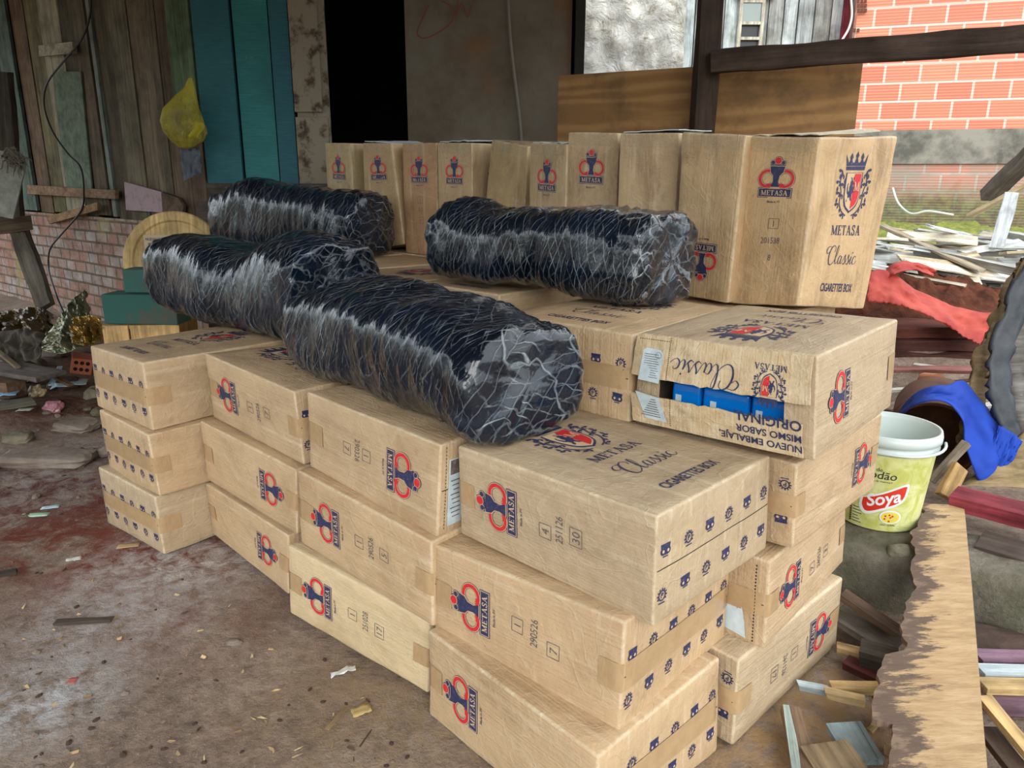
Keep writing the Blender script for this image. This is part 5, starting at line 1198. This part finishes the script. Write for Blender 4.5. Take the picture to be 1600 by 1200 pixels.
beam('split_piece', at(1476, 776, 2.62), at(1502, 726, 2.66), .085, .02, M_SLAT, srgb(196, 160, 108), 'fresh split piece of wood standing between bucket and blue shirt', 'wood scrap', up=(0, 1, .3))
beam('grey_stick', at(1455, 752, 2.7), at(1512, 690, 2.75), .03, .03, M_SLAT, srgb(140, 128, 110), 'forked grey stick in front of the rusty can', 'stick')
# ------------------------------------------------------------------ long weathered plywood board in the right foreground
tw = NT('weathered_ply'); tw.set(Roughness=.8); vq = tw.coord((1, 1, 1), attr='pc')
w_ = tw.n('ShaderNodeTexWave', wave_type='BANDS', bands_direction='X'); tw.l(tw.coord((1, .16, 1), attr='pc', rot=(0, 0, 0)), w_.inputs[0]); w_.inputs['Scale'].default_value = 5; w_.inputs['Distortion'].default_value = 9; w_.inputs['Detail'].default_value = 4
cw = tw.ramp(tw.noise(tw.coord((34, 3, 1), attr='pc'), 1, 7, .75, .4), [(.3, srgb(150, 120, 84)), (.5, srgb(178, 148, 108)), (.7, srgb(196, 168, 128))])
sy = tw.n('ShaderNodeSeparateXYZ'); tw.l(vq, sy.inputs[0])
nq = tw.noise(tw.coord((9, 1.3, 1), attr='pc'), 1.6, 7, .75, .2)
dk = tw.math('ADD', tw.math('MULTIPLY', sy.outputs['Y'], 5.0), tw.math('MULTIPLY', tw.math('SUBTRACT', nq, .44), 6.0))        # rot reaching in from the ragged edge
cw = tw.mix(tw.ramp(tw.math('MULTIPLY', tw.math('ADD', dk, .5), .5), [(.42, K0), (.62, (.85, .85, .85, 1))]), cw, srgb(70, 54, 52))
cw = tw.mix(tw.ramp(tw.math('MULTIPLY', tw.math('ADD', dk, -.5), .5), [(.42, K0), (.62, (.9, .9, .9, 1))]), cw, srgb(130, 108, 88))
tw.color(cw); tw.bump(tw.noise(tw.coord((60, 8, 8), attr='pc'), 2, 5, .7), .6, .004)
tl0, tr0, bl0, br0 = atz(1424, 788, .235), atz(1506, 788, .235), atz(1352, 1290, .10), atz(1552, 1290, .10)
mb = MB(); NU, NV = 90, 16; ids = {}
for k in (0, 1):
    for i in range(NU+1):
        for j in range(NV+1):
            u, v = i/NU, j/NV; L_ = tl0.lerp(bl0, u); R2 = tr0.lerp(br0, u)
            rag = .030*noise.noise(Vector((u*9, 0, 0)))+.014*noise.noise(Vector((u*37, 0, 4)))+.010*noise.noise(Vector((u*90, 0, 8))) + (.05 if .60 < u < .78 else 0)*-1
            L2 = L_ + (R2-L_).normalized()*(rag + .03); p = L2.lerp(R2, v); p.z += .006*math.sin(u*5)+.004*noise.noise(Vector((u*6, v*2, 3))) - .014*k
            ids[k, i, j] = mb.vert(p, (u*1.55, .19-v*.5, 0))
for i in range(NU):
    for j in range(NV):
        mb.face((ids[0, i, j], ids[0, i+1, j], ids[0, i+1, j+1], ids[0, i, j+1])); mb.face((ids[1, i, j], ids[1, i, j+1], ids[1, i+1, j+1], ids[1, i+1, j]))
    for j in (0, NV): mb.face((ids[0, i, j], ids[1, i, j], ids[1, i+1, j], ids[0, i+1, j]))
for j in range(NV):
    for i in (0, NU): mb.face((ids[0, i, j], ids[1, i, j], ids[1, i, j+1], ids[0, i, j+1]))
tag(mb.build('plywood_board', tw.m), 'long weathered plywood board with a ragged dark edge, lying in the right foreground', 'board')
# ------------------------------------------------------------------ rubble helper
def rock(name, c, size, mat, label, cat, seed, group=None, flat=1, rz=0, sub=3, rough=.25, blocky=0):
    bm = bmesh.new(); bmesh.ops.create_icosphere(bm, subdivisions=sub, radius=1)
    mb = MB(); vs = []
    for v in bm.verts:
        p = v.co.copy()
        if blocky:
            m_ = max(abs(p.x), abs(p.y), abs(p.z)); p = p.lerp(p/m_*.85, blocky)
        p *= 1+rough*noise.noise(p*1.3+Vector((seed*3.7, seed, 0)))+rough*.4*noise.noise(p*3.4+Vector((seed, 5, seed)))
        q = Vector((p.x*size[0]/2, p.y*size[1]/2, p.z*size[2]/2 + size[2]*.42)); vs.append(mb.vert(q))
    for f in bm.faces: mb.face([vs[v.index] for v in f.verts])
    bm.free(); o = mb.build(name, mat, loc=c, rot=(0, 0, rz)); return tag(o, label, cat, group)
M_STN = simple('stone', srgb(112, 96, 84), .95, srgb(140, 128, 116), 9, .01); M_STM = simple('mossy_stone', srgb(88, 86, 68), .95, srgb(128, 120, 100), 8, .01); M_STD = simple('dark_clod', srgb(60, 46, 38), .95, srgb(84, 64, 52), 12, .01)
M_GLASSY = simple('pale_plastic', srgb(176, 204, 214), .3)
def G(px, py, z=0): p = atz(px, py, z); return Vector((p.x, p.y, gz(p.x, p.y)-.004))
# right foreground scraps
def scrap(a, b_, wd, col, label, cat='wood scrap', za=.03, zb=.03, th=.018, name='wood_scrap', group=None, mat=None):
    return beam(name, atz(*a, za), atz(*b_, zb), wd, th, mat or M_SLAT, col, label, cat, group=group, segs=6, wob=.003, bevel=.001)
scrap((1246, 1072), (1355, 1092), .022, srgb(190, 206, 210), 'thin stick with pale blue paint on the sawdust beside the lowest carton')
scrap((1300, 1074), (1395, 1076), .032, srgb(200, 170, 118), 'fresh tan stick touching the edge of the plywood board', za=.04, zb=.06)
scrap((1290, 1082), (1352, 1096), .026, srgb(206, 178, 130), 'short fresh splinter crossing the pale blue stick', za=.045, zb=.045)
scrap((1235, 1108), (1256, 1215), .05, srgb(128, 104, 84), 'worn stick with a pale painted edge at the bottom of the photo', za=.03)
scrap((1228, 1106), (1243, 1205), .018, srgb(170, 184, 178), 'thin pale sliver beside the worn stick at the bottom', za=.035, zb=.035)
scrap((1285, 1165), (1335, 1240), .12, srgb(146, 126, 98), 'broad broken chip of wood at the bottom edge', za=.04)
scrap((1318, 1135), (1352, 1192), .09, srgb(150, 168, 172), 'chip with pale blue paint tucked under the plywood board', za=.03, zb=.02)
scrap((1308, 1012), (1350, 1022), .035, srgb(190, 158, 112), 'small tan block at the corner of the lowest carton', za=.03, zb=.03)
scrap((1318, 930), (1404, 988), .05, srgb(92, 72, 56), 'dark wet stick leaning along the mossy kerb', za=.12, zb=.06)
scrap((1312, 955), (1404, 1010), .13, srgb(106, 96, 86), 'wide grey board lying against the mossy kerb', za=.06, zb=.03)
scrap((1345, 1020), (1400, 1035), .07, srgb(74, 66, 58), 'dark rotten block beside the plywood board', za=.05, zb=.05, th=.05)
scrap((1322, 1035), (1382, 1062), .05, srgb(86, 46, 44), 'dark red sliver under the plywood board', za=.02, zb=.02)
scrap((1490, 778), (1640, 815), .13, srgb(150, 62, 72), 'red painted plank lying level at the right edge', za=.24, zb=.24, th=.05, name='plank', cat='board')
scrap((1530, 850), (1640, 880), .16, srgb(92, 80, 72), 'dark wet plank below the red painted one', za=.17, zb=.17, th=.04, name='plank', cat='board')
scrap((1528, 1050), (1660, 1052), .05, srgb(196, 208, 212), 'white painted batten end at the right edge', za=.05, zb=.05, name='batten', cat='wooden strip')
scrap((1530, 1072), (1660, 1074), .05, srgb(206, 176, 124), 'unpainted tan batten just below the white one at the right edge', za=.05, zb=.05, name='batten', cat='wooden strip')
scrap((1525, 1028), (1660, 1030), .06, srgb(142, 112, 128), 'faded purple board just above the white batten end', za=.04, zb=.04, name='plank', cat='board')
scrap((1530, 1100), (1660, 1106), .06, srgb(120, 92, 104), 'faded purple board below the tan batten', za=.03, zb=.03, name='plank', cat='board')
scrap((1536, 1090), (1620, 1190), .035, srgb(200, 168, 118), 'split tan stick slanting down to the lower right corner', za=.09, zb=.07)
scrap((1540, 1140), (1600, 1215), .05, srgb(92, 74, 62), 'dark brown stick at the lower right corner', za=.04, zb=.04)
rock('stone', G(1540, 1010), (.30, .16, .07), M_STD, 'flat dark clod between the kerb and the purple board', 'stone', 7)
rock('stone', G(1408, 865, .17)+Vector((0, 0, .165)), (.10, .07, .05), M_STM, 'rounded pale stone against the ragged edge of the board', 'stone', 8)
rock('stone', G(1375, 1040), (.10, .07, .05), M_STM, 'small grey stone at the ragged edge of the board, low down', 'stone', 9)
random.seed(31)
for k in range(46):
    px, py = random.uniform(1150, 1400), random.uniform(1000, 1200)
    p = G(px, py)
    if p.x < .6 and p.y > 1.45: continue
    if (p.x-.65)*.7+(p.y-1.5)*-.7 < .08 and p.y > 1.2: continue
    an = random.uniform(0, PI); L = random.uniform(.015, .05); d_ = Vector((math.cos(an), math.sin(an), 0))*L/2
    beam('wood_chip', p-d_+Vector((0, 0, .008)), p+d_+Vector((0, 0, .010)), random.uniform(.006, .014), .004, M_SLAT, random.choice([srgb(200, 174, 128), srgb(170, 140, 100), srgb(120, 92, 70)]), 'small wood chip on the ground between the lowest carton and the plywood board', 'wood chip', segs=1, group='wood chips by the plywood board', bevel=0)
# ------------------------------------------------------------------ litter on the open floor
def flatbit(name, px, py, sx, sy, rz, mat, label, cat, z=.004, curl=.006, jag=.15, seed=0):
    c = G(px, py); c.z += z; mb = MB()
    def fn(u, v):
        x, y = (u-.5)*sx*(1+jag*noise.noise(Vector((v*3, seed, 1)))), (v-.5)*sy*(1+jag*noise.noise(Vector((u*3, seed, 7)))); q = Rz(rz) @ Vector((x, y, 0)); q.z = curl*(abs(noise.noise(Vector((u*2.2, v*2.2, seed))))+.5*u)
        return q
    mb.sheet(fn, 6, 4, .0015); o = mb.build(name, mat, loc=c, smooth=True); return tag(o, label, cat)
M_PAP = simple('white_paper', srgb(214, 214, 206), .7); M_GRN = simple('green_wrapper', srgb(150, 200, 90), .5, srgb(180, 205, 210), 30)
flatbit('paper_scrap', 536, 1048, .07, .022, .35, M_PAP, 'curled white paper strip on the floor below the pale bottom carton', 'paper', curl=.018)
flatbit('wrapper', 54, 800, .11, .035, .1, M_GRN, 'green and pale blue wrapper on the red soil at the left', 'wrapper', seed=2)
flatbit('paper_scrap', 78, 788, .07, .03, .3, M_GLASSY, 'pale blue scrap just above the green wrapper', 'paper', seed=3)
flatbit('paper_scrap', 114, 870, .05, .035, .5, M_PAP, 'small torn white paper on the dark red soil', 'paper', seed=4)
flatbit('red_shard', 104, 1059, .05, .025, .1, simple('pink_shard', srgb(176, 96, 88), .8), 'small pinkish red shard on the floor at the lower left', 'shard', seed=5, curl=.004)
flatbit('dry_leaf', 564, 1106, .05, .035, .4, simple('dry_leaf', srgb(184, 158, 104), .8), 'yellowish dry leaf scrap near the bottom of the floor', 'leaf', seed=6, curl=.01)
flatbit('dry_leaf', 200, 850, .08, .03, .2, simple('straw', srgb(176, 146, 104), .8), 'straw coloured flake on the dirt beside the far left stack', 'leaf', seed=8)
scrap((86, 972), (176, 967), .022, srgb(84, 74, 66), 'thin dark wooden lath lying on the open floor at the left', za=.012, zb=.012, th=.008, name='lath')
scrap((511, 1140), (541, 1105), .012, srgb(176, 150, 116), 'pointed pale stick on the floor near the bottom', za=.012, zb=.012, th=.006, name='stick', cat='stick')
scrap((562, 1166), (580, 1142), .006, srgb(84, 64, 50), 'thin dark twig right of the pointed pale stick', za=.01, zb=.01, th=.005, name='twig', cat='twig')
scrap((0, 897), (26, 892), .03, srgb(66, 58, 52), 'dark stick end at the left edge of the floor', za=.012, zb=.012, th=.01, name='stick', cat='stick')
rock('stone', G(366, 1000), (.05, .03, .018), M_STN, 'small reddish stone in the middle of the open floor', 'stone', 12)
random.seed(41)
for k in range(170):
    px, py = random.uniform(0, 640), random.uniform(660, 1200); p = G(px, py)
    if (p.x+.2)*.70+(p.y-1.62)*.72 > -.06 and p.x > -1.35: continue
    if p.x > -1.75 and p.y > 2.35: continue
    s_ = random.uniform(.005, .014)*(1.6 if px < 200 else 1)
    rock('pebble', p, (s_*1.4, s_, s_*.7), random.choice([M_STN, M_STD, M_STD, M_STN]), 'small crumb of stone or earth scattered on the open dirt floor', 'pebble', k, group='crumbs of stone on the dirt floor', sub=1, rz=random.uniform(0, 3))
# ------------------------------------------------------------------ rubble and scrap heap at the left
for k, (px, py, sx, sy, sz, m_, lab) in enumerate([
    (75, 562, .34, .20, .15, M_STN, 'brown broken masonry lump left of the hollow brick'), (70, 690, .52, .20, .07, M_STN, 'long flat stone slab on the ground at the left'),
    (120, 640, .26, .20, .06, M_STN, 'flat stone between the slab and the pale blue sheet'), (35, 590, .2, .14, .12, M_STD, 'dark clod behind the grey plank at the left'),
    (150, 600, .14, .12, .10, M_STM, 'small stone leaning at the foot of the far left stack'), (25, 660, .16, .12, .06, M_STM, 'grey stone near the left edge below the blue sheet'),
    (105, 590, .16, .10, .08, M_STD, 'dark lump below the hollow brick'), (20, 690, .12, .09, .05, simple('brick_bit', srgb(160, 92, 76), .9), 'reddish brick bit at the left edge')]):
    rock('rubble', G(px, py, .1), (sx, sy, sz), m_, lab, 'rubble', 50+k, rz=random.uniform(-.4, .4), blocky=.75, rough=.2)
random.seed(43)
for k in range(150):
    x = random.uniform(-4.4, -1.75); y = random.uniform(2.9, 5.6)
    if x > -1.72 and y > 2.6: continue
    p = Vector((x, y, gz(x, y)-.005)); s_ = random.uniform(.025, .10)
    if x-WC.x > -.35 and y > 4.6: continue
    if (p-WC).dot(wn) < .12: continue
    rock('rubble_piece', p, (s_*1.5, s_, s_*.7), random.choice([M_STN, M_STD, M_STM, M_STD]), 'loose piece of rubble in the dim heap at the left', 'rubble', 100+k, group='loose rubble pieces in the left heap', sub=2, rz=random.uniform(0, 3), blocky=.6)
hb = empty('hollow_brick', G(127, 568, .12), 'orange hollow brick with round holes lying in the rubble at the left', 'brick', None, .5)
mb = MB(); mb.box((0, .08, .06), (.13, .22, .11), Matrix.Rotation(.25, 3, 'Y')); mb.build('brick_body', simple('orange_brick', srgb(196, 112, 82), .85), hb, bevel=.006)
mb = MB()
for a in range(2):
    for b_ in range(3):
        q = Matrix.Rotation(.25, 3, 'Y') @ Vector((-.035+.035*b_, 0, -.02+.045*a)); mb.tube([(q.x, -.033, q.z+.06), (q.x, .03, q.z+.06)], .013, 12)
mb.build('brick_holes', simple('hole_dark', srgb(30, 18, 14), .9), hb)
def lat(px, py, z, dy=0): p = atz(px, py, z); return Vector((p.x, p.y+dy, p.z))
scrap((-10, 572), (82, 588), .20, srgb(108, 100, 96), 'wide grey weathered plank on the rubble at the left edge', za=.24, zb=.22, th=.03, name='plank', cat='board')
scrap((-20, 602), (27, 608), .12, srgb(124, 98, 78), 'sawn brown block end at the left edge under the grey plank', za=.14, zb=.14, th=.10, name='wood_block')
scrap((42, 566), (112, 602), .03, srgb(120, 96, 74), 'thin brown stick over the masonry lump', za=.22, zb=.14, name='stick', cat='stick')
scrap((-5, 548), (28, 574), .03, srgb(132, 116, 92), 'pale stick leaning at the left edge above the grey plank', za=.30, zb=.26, name='stick', cat='stick')
scrap((80, 602), (94, 572), .03, srgb(178, 206, 220), 'narrow pale blue strip among the stones', za=.14, zb=.20, th=.004, name='plastic_strip', cat='strip')
scrap((-10, 636), (52, 626), .10, srgb(92, 90, 78), 'mossy grey board lying at the left edge', za=.14, zb=.14, th=.03, name='board', cat='board')
flatbit('plastic_sheet', 112, 618, .20, .15, .4, M_GLASSY, 'pale blue sheet lying on the rubble left of the stack', 'sheet', z=.05, curl=.02)
flatbit('plastic_sheet', 8, 648, .18, .12, .3, simple('blue_sheet', srgb(140, 180, 210), .4), 'light blue sheet cut by the left edge', 'sheet', z=.05, curl=.02)
flatbit('plastic_sheet', 42, 656, .08, .05, .1, M_PAP, 'small whitish scrap on the red earth at the left', 'sheet', z=.03)
rock('plastic_bag', G(80, 622, .1), (.11, .09, .07), simple('pink_film', srgb(180, 112, 128), .35, srgb(200, 150, 160), 20), 'crumpled pink plastic bag among the rubble', 'plastic bag', 77, rough=.6)
rock('wrapper', G(57, 606, .1), (.09, .07, .08), simple('cream_film', srgb(200, 184, 140), .4, srgb(110, 90, 60), 20), 'crumpled cream wrapper beside a yellow tag', 'wrapper', 78, rough=.7)
flatbit('yellow_tag', 56, 616, .07, .02, .3, simple('yellow_tag', srgb(220, 220, 40), .5), 'bright yellow tag below the cream wrapper', 'tag', z=.03)
# foil sheets
def foil(name, top, bot, yt, yb, c1, c2, label, seed, amp=.06):
    m_ = simple('foil_'+str(seed), c1, .22, c2, 6, .03, metallic=.7)
    return patchsheet(name, top, bot, yt, yb, m_, label, 'foil', nu=34, nv=22, th=.002, amp=amp, fr=9, seed=seed, smooth=False)
foil('gold_foil', [(115, 496), (140, 493), (158, 497)], [(112, 535), (135, 540), (158, 532)], [4.4]*3, [4.2, 4.15, 4.25], srgb(190, 160, 90), srgb(120, 96, 44), 'crumpled shiny gold foil beside the far left stack', 61)
foil('silver_foil', [(62, 540), (90, 500), (112, 470), (134, 452)], [(70, 548), (100, 552), (126, 538), (142, 498)], [4.6, 4.6, 4.7, 4.8], [4.4, 4.3, 4.35, 4.6], srgb(150, 148, 120), srgb(84, 84, 66), 'greenish silver sheet leaning in a peak over the rubble', 62)
foil('gold_cover', [(-12, 490), (20, 484), (60, 480), (84, 492)], [(-12, 540), (20, 545), (60, 540), (80, 520)], [5.2]*4, [4.7, 4.6, 4.6, 4.8], srgb(110, 92, 52), srgb(58, 48, 30), 'dull gold cover slumped over rubble at the left edge', 63, .1)
patchsheet('dark_cloth', [(-12, 520), (30, 515), (70, 520)], [(-12, 560), (30, 566), (62, 560)], [4.7]*3, [4.4]*3, simple('dark_cloth', srgb(56, 50, 44), .95, srgb(88, 80, 70), 10, .01), 'dark crumpled cloth below the gold cover', 'cloth', amp=.08, seed=9)
# leaning things at the far left
beam('leaning_post', at(27, 352, 5.6), at(72, 480, 5.3), .13, .05, M_TIM, srgb(96, 90, 80), 'grey board leaning in the dark corner at the far left', 'board', up=(0, 1, 0))
beam('cross_beam', at(-30, 358, 5.0), at(48, 348, 5.2), .08, .10, M_TIM, srgb(92, 78, 62), 'horizontal beam under the tilted pale panel', 'beam')
beam('far_post', at(-2, 112, 5.4), at(20, 360, 5.4), .16, .06, M_TIM, srgb(70, 64, 56), 'dark upright board behind the tilted pale panel', 'post', up=(0, 1, 0))
mb = MB(); pts = [at(a, b_, 4.9) for a, b_ in ((-40, 226), (45, 245), (22, 342), (-40, 330))]; n_ = Vector((0, -1, 0))
A_ = [mb.vert(p+n_*.012) for p in pts]; B_ = [mb.vert(p) for p in pts]; mb.face(A_); mb.face(B_[::-1])
for i in range(4): mb.face((A_[i], B_[i], B_[(i+1) % 4], A_[(i+1) % 4]))
tag(mb.build('pale_panel', simple('speckled_panel', srgb(140, 142, 130), .7, srgb(104, 104, 92), 12, .003)), 'tilted pale speckled panel at the far left edge', 'panel')
mb = MB(); random.seed(51)
for k in range(46):
    a = at(random.uniform(8, 20), random.uniform(232, 246), 4.86); pp = [tuple(a)]; q = a.copy()
    for i in range(4): q = q + Vector((random.uniform(-.02, .045), random.uniform(-.02, .01), random.uniform(-.05, .012))); pp.append(tuple(q))
    mb.tube(pp, [.006, .006, .005, .004, .002], 5)
tag(mb.build('dry_tuft', simple('dry_stalks', srgb(96, 88, 76), .9)), 'tangle of dry grey stalks hanging over the tilted panel', 'dry plants', kind='stuff')
# cable along the left wall
mb = MB(); cp = [(140, -30), (141, 20), (128, 60), (100, 95), (74, 130), (69, 165), (82, 205), (106, 240), (126, 262), (131, 300), (126, 330), (96, 366), (78, 390), (76, 420)]
pts = [wall_pt(a, b_, .11) for a, b_ in cp] + [at(84, 450, 5.6), at(100, 490, 5.0), at(118, 522, 4.6), at(140, 532, 4.4)]
mb.tube(crom([tuple(p) for p in pts], 6), .0075, 6); tag(mb.build('black_cable', simple('black_rubber', srgb(22, 22, 24), .5)), 'black cable hanging down in front of the plank wall', 'cable')
# crate, green blocks, round table top
cr = empty('pine_crate', (-2.12, 4.28, gz(-2.12, 4.28)), 'light pine crate behind the far left stack carrying green blocks', 'crate', None, .12)
M_PINE = tinted_wood('pine', axis='Z', rough=.6)
zc_ = .56-cr.location.z
for nm, c, d in (('side_panel', (-.17, 0, zc_/2), (.02, .5, zc_)), ('side_panel', (.17, 0, zc_/2), (.02, .5, zc_)), ('back_panel', (0, .24, zc_/2), (.32, .02, zc_)), ('front_panel', (-.10, -.25, zc_/2), (.12, .02, zc_)), ('shelf', (0, 0, zc_-.012), (.36, .5, .02))):
    mb = MB(); mb.tint = srgb(206, 170, 116); mb.box(c, d); mb.build(nm, M_PINE, cr, bevel=.002)
mb = MB(); mb.tint = srgb(206, 170, 116); mb.box((.1, -.25, zc_-.05), (.26, .02, .10)); mb.build('front_rail', M_PINE, cr)
M_GPB = simple('green_painted_brick', srgb(24, 92, 84), .7, srgb(64, 74, 60), 7, .004)
def gblock(loc, d, rz, lab, m_=M_GPB):
    r = empty('green_block', loc, lab, 'block', None, rz)
    mb = MB(); mb.box((0, 0, d[2]/2), d, segs=1); mb.build('block_body', m_, r, bevel=.005)
    mb = MB()
    for a in (-.5, .5):
        for b_ in (-.5, .5): mb.box((-d[0]/2-.0005, a*d[1]*.45, d[2]/2+b_*d[2]*.45), (.004, d[1]*.26, d[2]*.26))
    mb.build('block_holes', simple('block_hole', srgb(20, 22, 20), .9), r)
gblock((-2.06, 4.12, .562), (.42, .16, .165), -.06, 'lower dark green painted hollow block on the crate', simple('green_brown', srgb(34, 84, 76), .75, srgb(92, 70, 56), 5, .004, lo=.5, hi=.7))
gblock((-1.98, 4.16, .73), (.36, .14, .13), -.03, 'upper bright green painted hollow block on the crate')
tt = empty('round_table_top', (-2.02, 4.46, .565), 'round yellowish wooden disc leaning behind the green blocks', 'table top', None, .15)
mb = MB(); R_ = Matrix.Rotation(math.radians(80), 3, 'X'); ring = []
for (r, y) in ((0, 0), (.235, 0), (.245, .012), (.29, .016), (.298, .008), (.298, -.02), (0, -.02)):
    ring.append([mb.vert(R_ @ Vector((r*math.cos(2*PI*k/56), r*math.sin(2*PI*k/56), y)) + Vector((0, 0, .30)), (r*math.cos(2*PI*k/56), 0, r*math.sin(2*PI*k/56))) for k in range(56)])
for A_, B_ in zip(ring, ring[1:]):
    for k in range(56): mb.face((A_[k], A_[(k+1) % 56], B_[(k+1) % 56], B_[k]))
mb.tint = srgb(196, 168, 116); mb.tc = [tuple(mb.tint)]*len(mb.v); mb.build('disc', M_PINE, tt, smooth=False)
sg = empty('card_scrap', at(250, 385, 4.32), 'cardboard scrap with three printed words lines in front of the round disc', 'card', None, .1); sg['label'] = 'printed cardboard scrap standing in front of the round wooden disc'
mb = MB(); mb.box((0, 0, 0), (.17, .004, .13)); P = Print(); P.text('NUEVO EMBALAJE', 0, .034, .022, 0, 0, .85, .012); P.text('MISMO SABOR', 0, .006, .022, 0, 0, .9, .012); P.text('ORIGINAL', 0, -.034, .034, 0, 0, .9, .014)
P.apply(mb, lambda x, y, o: Vector((x, -.0022-o, y)), mats=1); mb.build('card', [simple('card_grey', srgb(176, 160, 134), .8), M_NAVY], sg)
# yellow bag and rag on the corner board
hp_ = at(297, 122, 4.98); yb = empty('yellow_plastic_bag', at(287, 232, 4.93), 'translucent yellow plastic bag with dark things in it, hung on the plank wall', 'plastic bag')
ty = NT('yellow_film'); ty.set(Roughness=.3, Alpha=.5); ty.color(ty.ramp(ty.noise(ty.coord(), 7, 5, .6), [(.35, srgb(150, 136, 14)), (.65, srgb(214, 200, 40))])); ty.bump(ty.noise(ty.coord((1, 1, .4)), 16, 5, .7, 1), 1, .03)
ty.b.inputs['Transmission Weight'].default_value = 0
mb = MB(); base = yb.location; N = 48
outl = [(122, 1, 297, 3), (135, 1, 296, 7), (150, 1, 290, 16), (170, 1, 284, 27), (190, 1, 284, 31), (208, 1, 289, 29), (222, 1, 292, 22), (230, 1, 292, 12), (233, 1, 292, 2)]
rings = []
for i in range((len(outl)-1)*5+1):
    f = i/5; k = min(len(outl)-2, int(f)); f -= k; a, b_ = outl[k], outl[k+1]; py = a[0]+(b_[0]-a[0])*f; cx_ = a[2]+(b_[2]-a[2])*f; r = (a[3]+(b_[3]-a[3])*f)/1152*4.95
    c = at(cx_, py, 4.93)-base
    rr = []
    for k2 in range(N):
        an = 2*PI*k2/N; w2 = 1+.16*noise.noise(Vector((math.cos(an)*2.4, math.sin(an)*2.4, i*.10)))+.06*noise.noise(Vector((math.cos(an)*8, math.sin(an)*8, i*.2)))
        rr.append(mb.vert(c+Vector((r*w2*math.cos(an), .55*r*w2*math.sin(an), 0))))
    rings.append(rr)
for A_, B_ in zip(rings, rings[1:]):
    for k in range(N): mb.face((A_[k], A_[(k+1) % N], B_[(k+1) % N], B_[k]))
mb.build('bag_film', ty.m, yb, smooth=True)
mb = MB(); mb.sheet(lambda u, v: at(297+u*18+3*math.sin(v*5), 190+26*v, 4.78)-base+Vector((0, .02*math.sin(u*7+v*4), 0)), 8, 8, .002); mb.build('knot_flap', ty.m, yb, smooth=True)
M_DKP = simple('dark_contents', srgb(24, 28, 40), .3, srgb(60, 66, 84), 16, .01)
for k, (px, py, s_) in enumerate(((288, 190, .10), (295, 212, .10))):
    o = rock('dark_bundle', at(px, py, 4.93)-Vector((0, 0, s_*.5)), (s_*1.1, s_*.7, s_*1.5), M_DKP, ('upper' if k == 0 else 'lower')+' dark bundle inside the hanging yellow bag', 'bundle', 90+k, rough=.5)
patchsheet('grey_rag', [(282, 228), (298, 230), (312, 232)], [(286, 284), (300, 276), (316, 272)], [5.0]*3, [4.98]*3, simple('grey_cloth', srgb(84, 90, 100), .9, srgb(104, 110, 120), 10, .006), 'grey rag hanging below the yellow bag', 'rag', nu=14, nv=14, amp=.05, seed=12)
# bits of splintered wood and straw on the open dirt, and paler slats crowning the heap
random.seed(61)
for k in range(60):
    px, py = random.uniform(20, 660), random.uniform(880, 1200); p = G(px, py)
    if (p.x+.2)*.70+(p.y-1.62)*.72 > -.08: continue
    an = random.uniform(0, PI); L = random.uniform(.005, .016); d_ = Vector((math.cos(an), math.sin(an), 0))*L/2
    beam('straw_bit', p-d_+Vector((0, 0, .006)), p+d_+Vector((0, 0, .007)), random.uniform(.002, .004), .002, M_SLAT, random.choice([srgb(206, 184, 140), srgb(180, 150, 110), srgb(90, 70, 54)]), 'tiny bit of straw or splinter on the open dirt floor', 'straw', segs=1, group='bits of straw on the dirt floor', bevel=0)
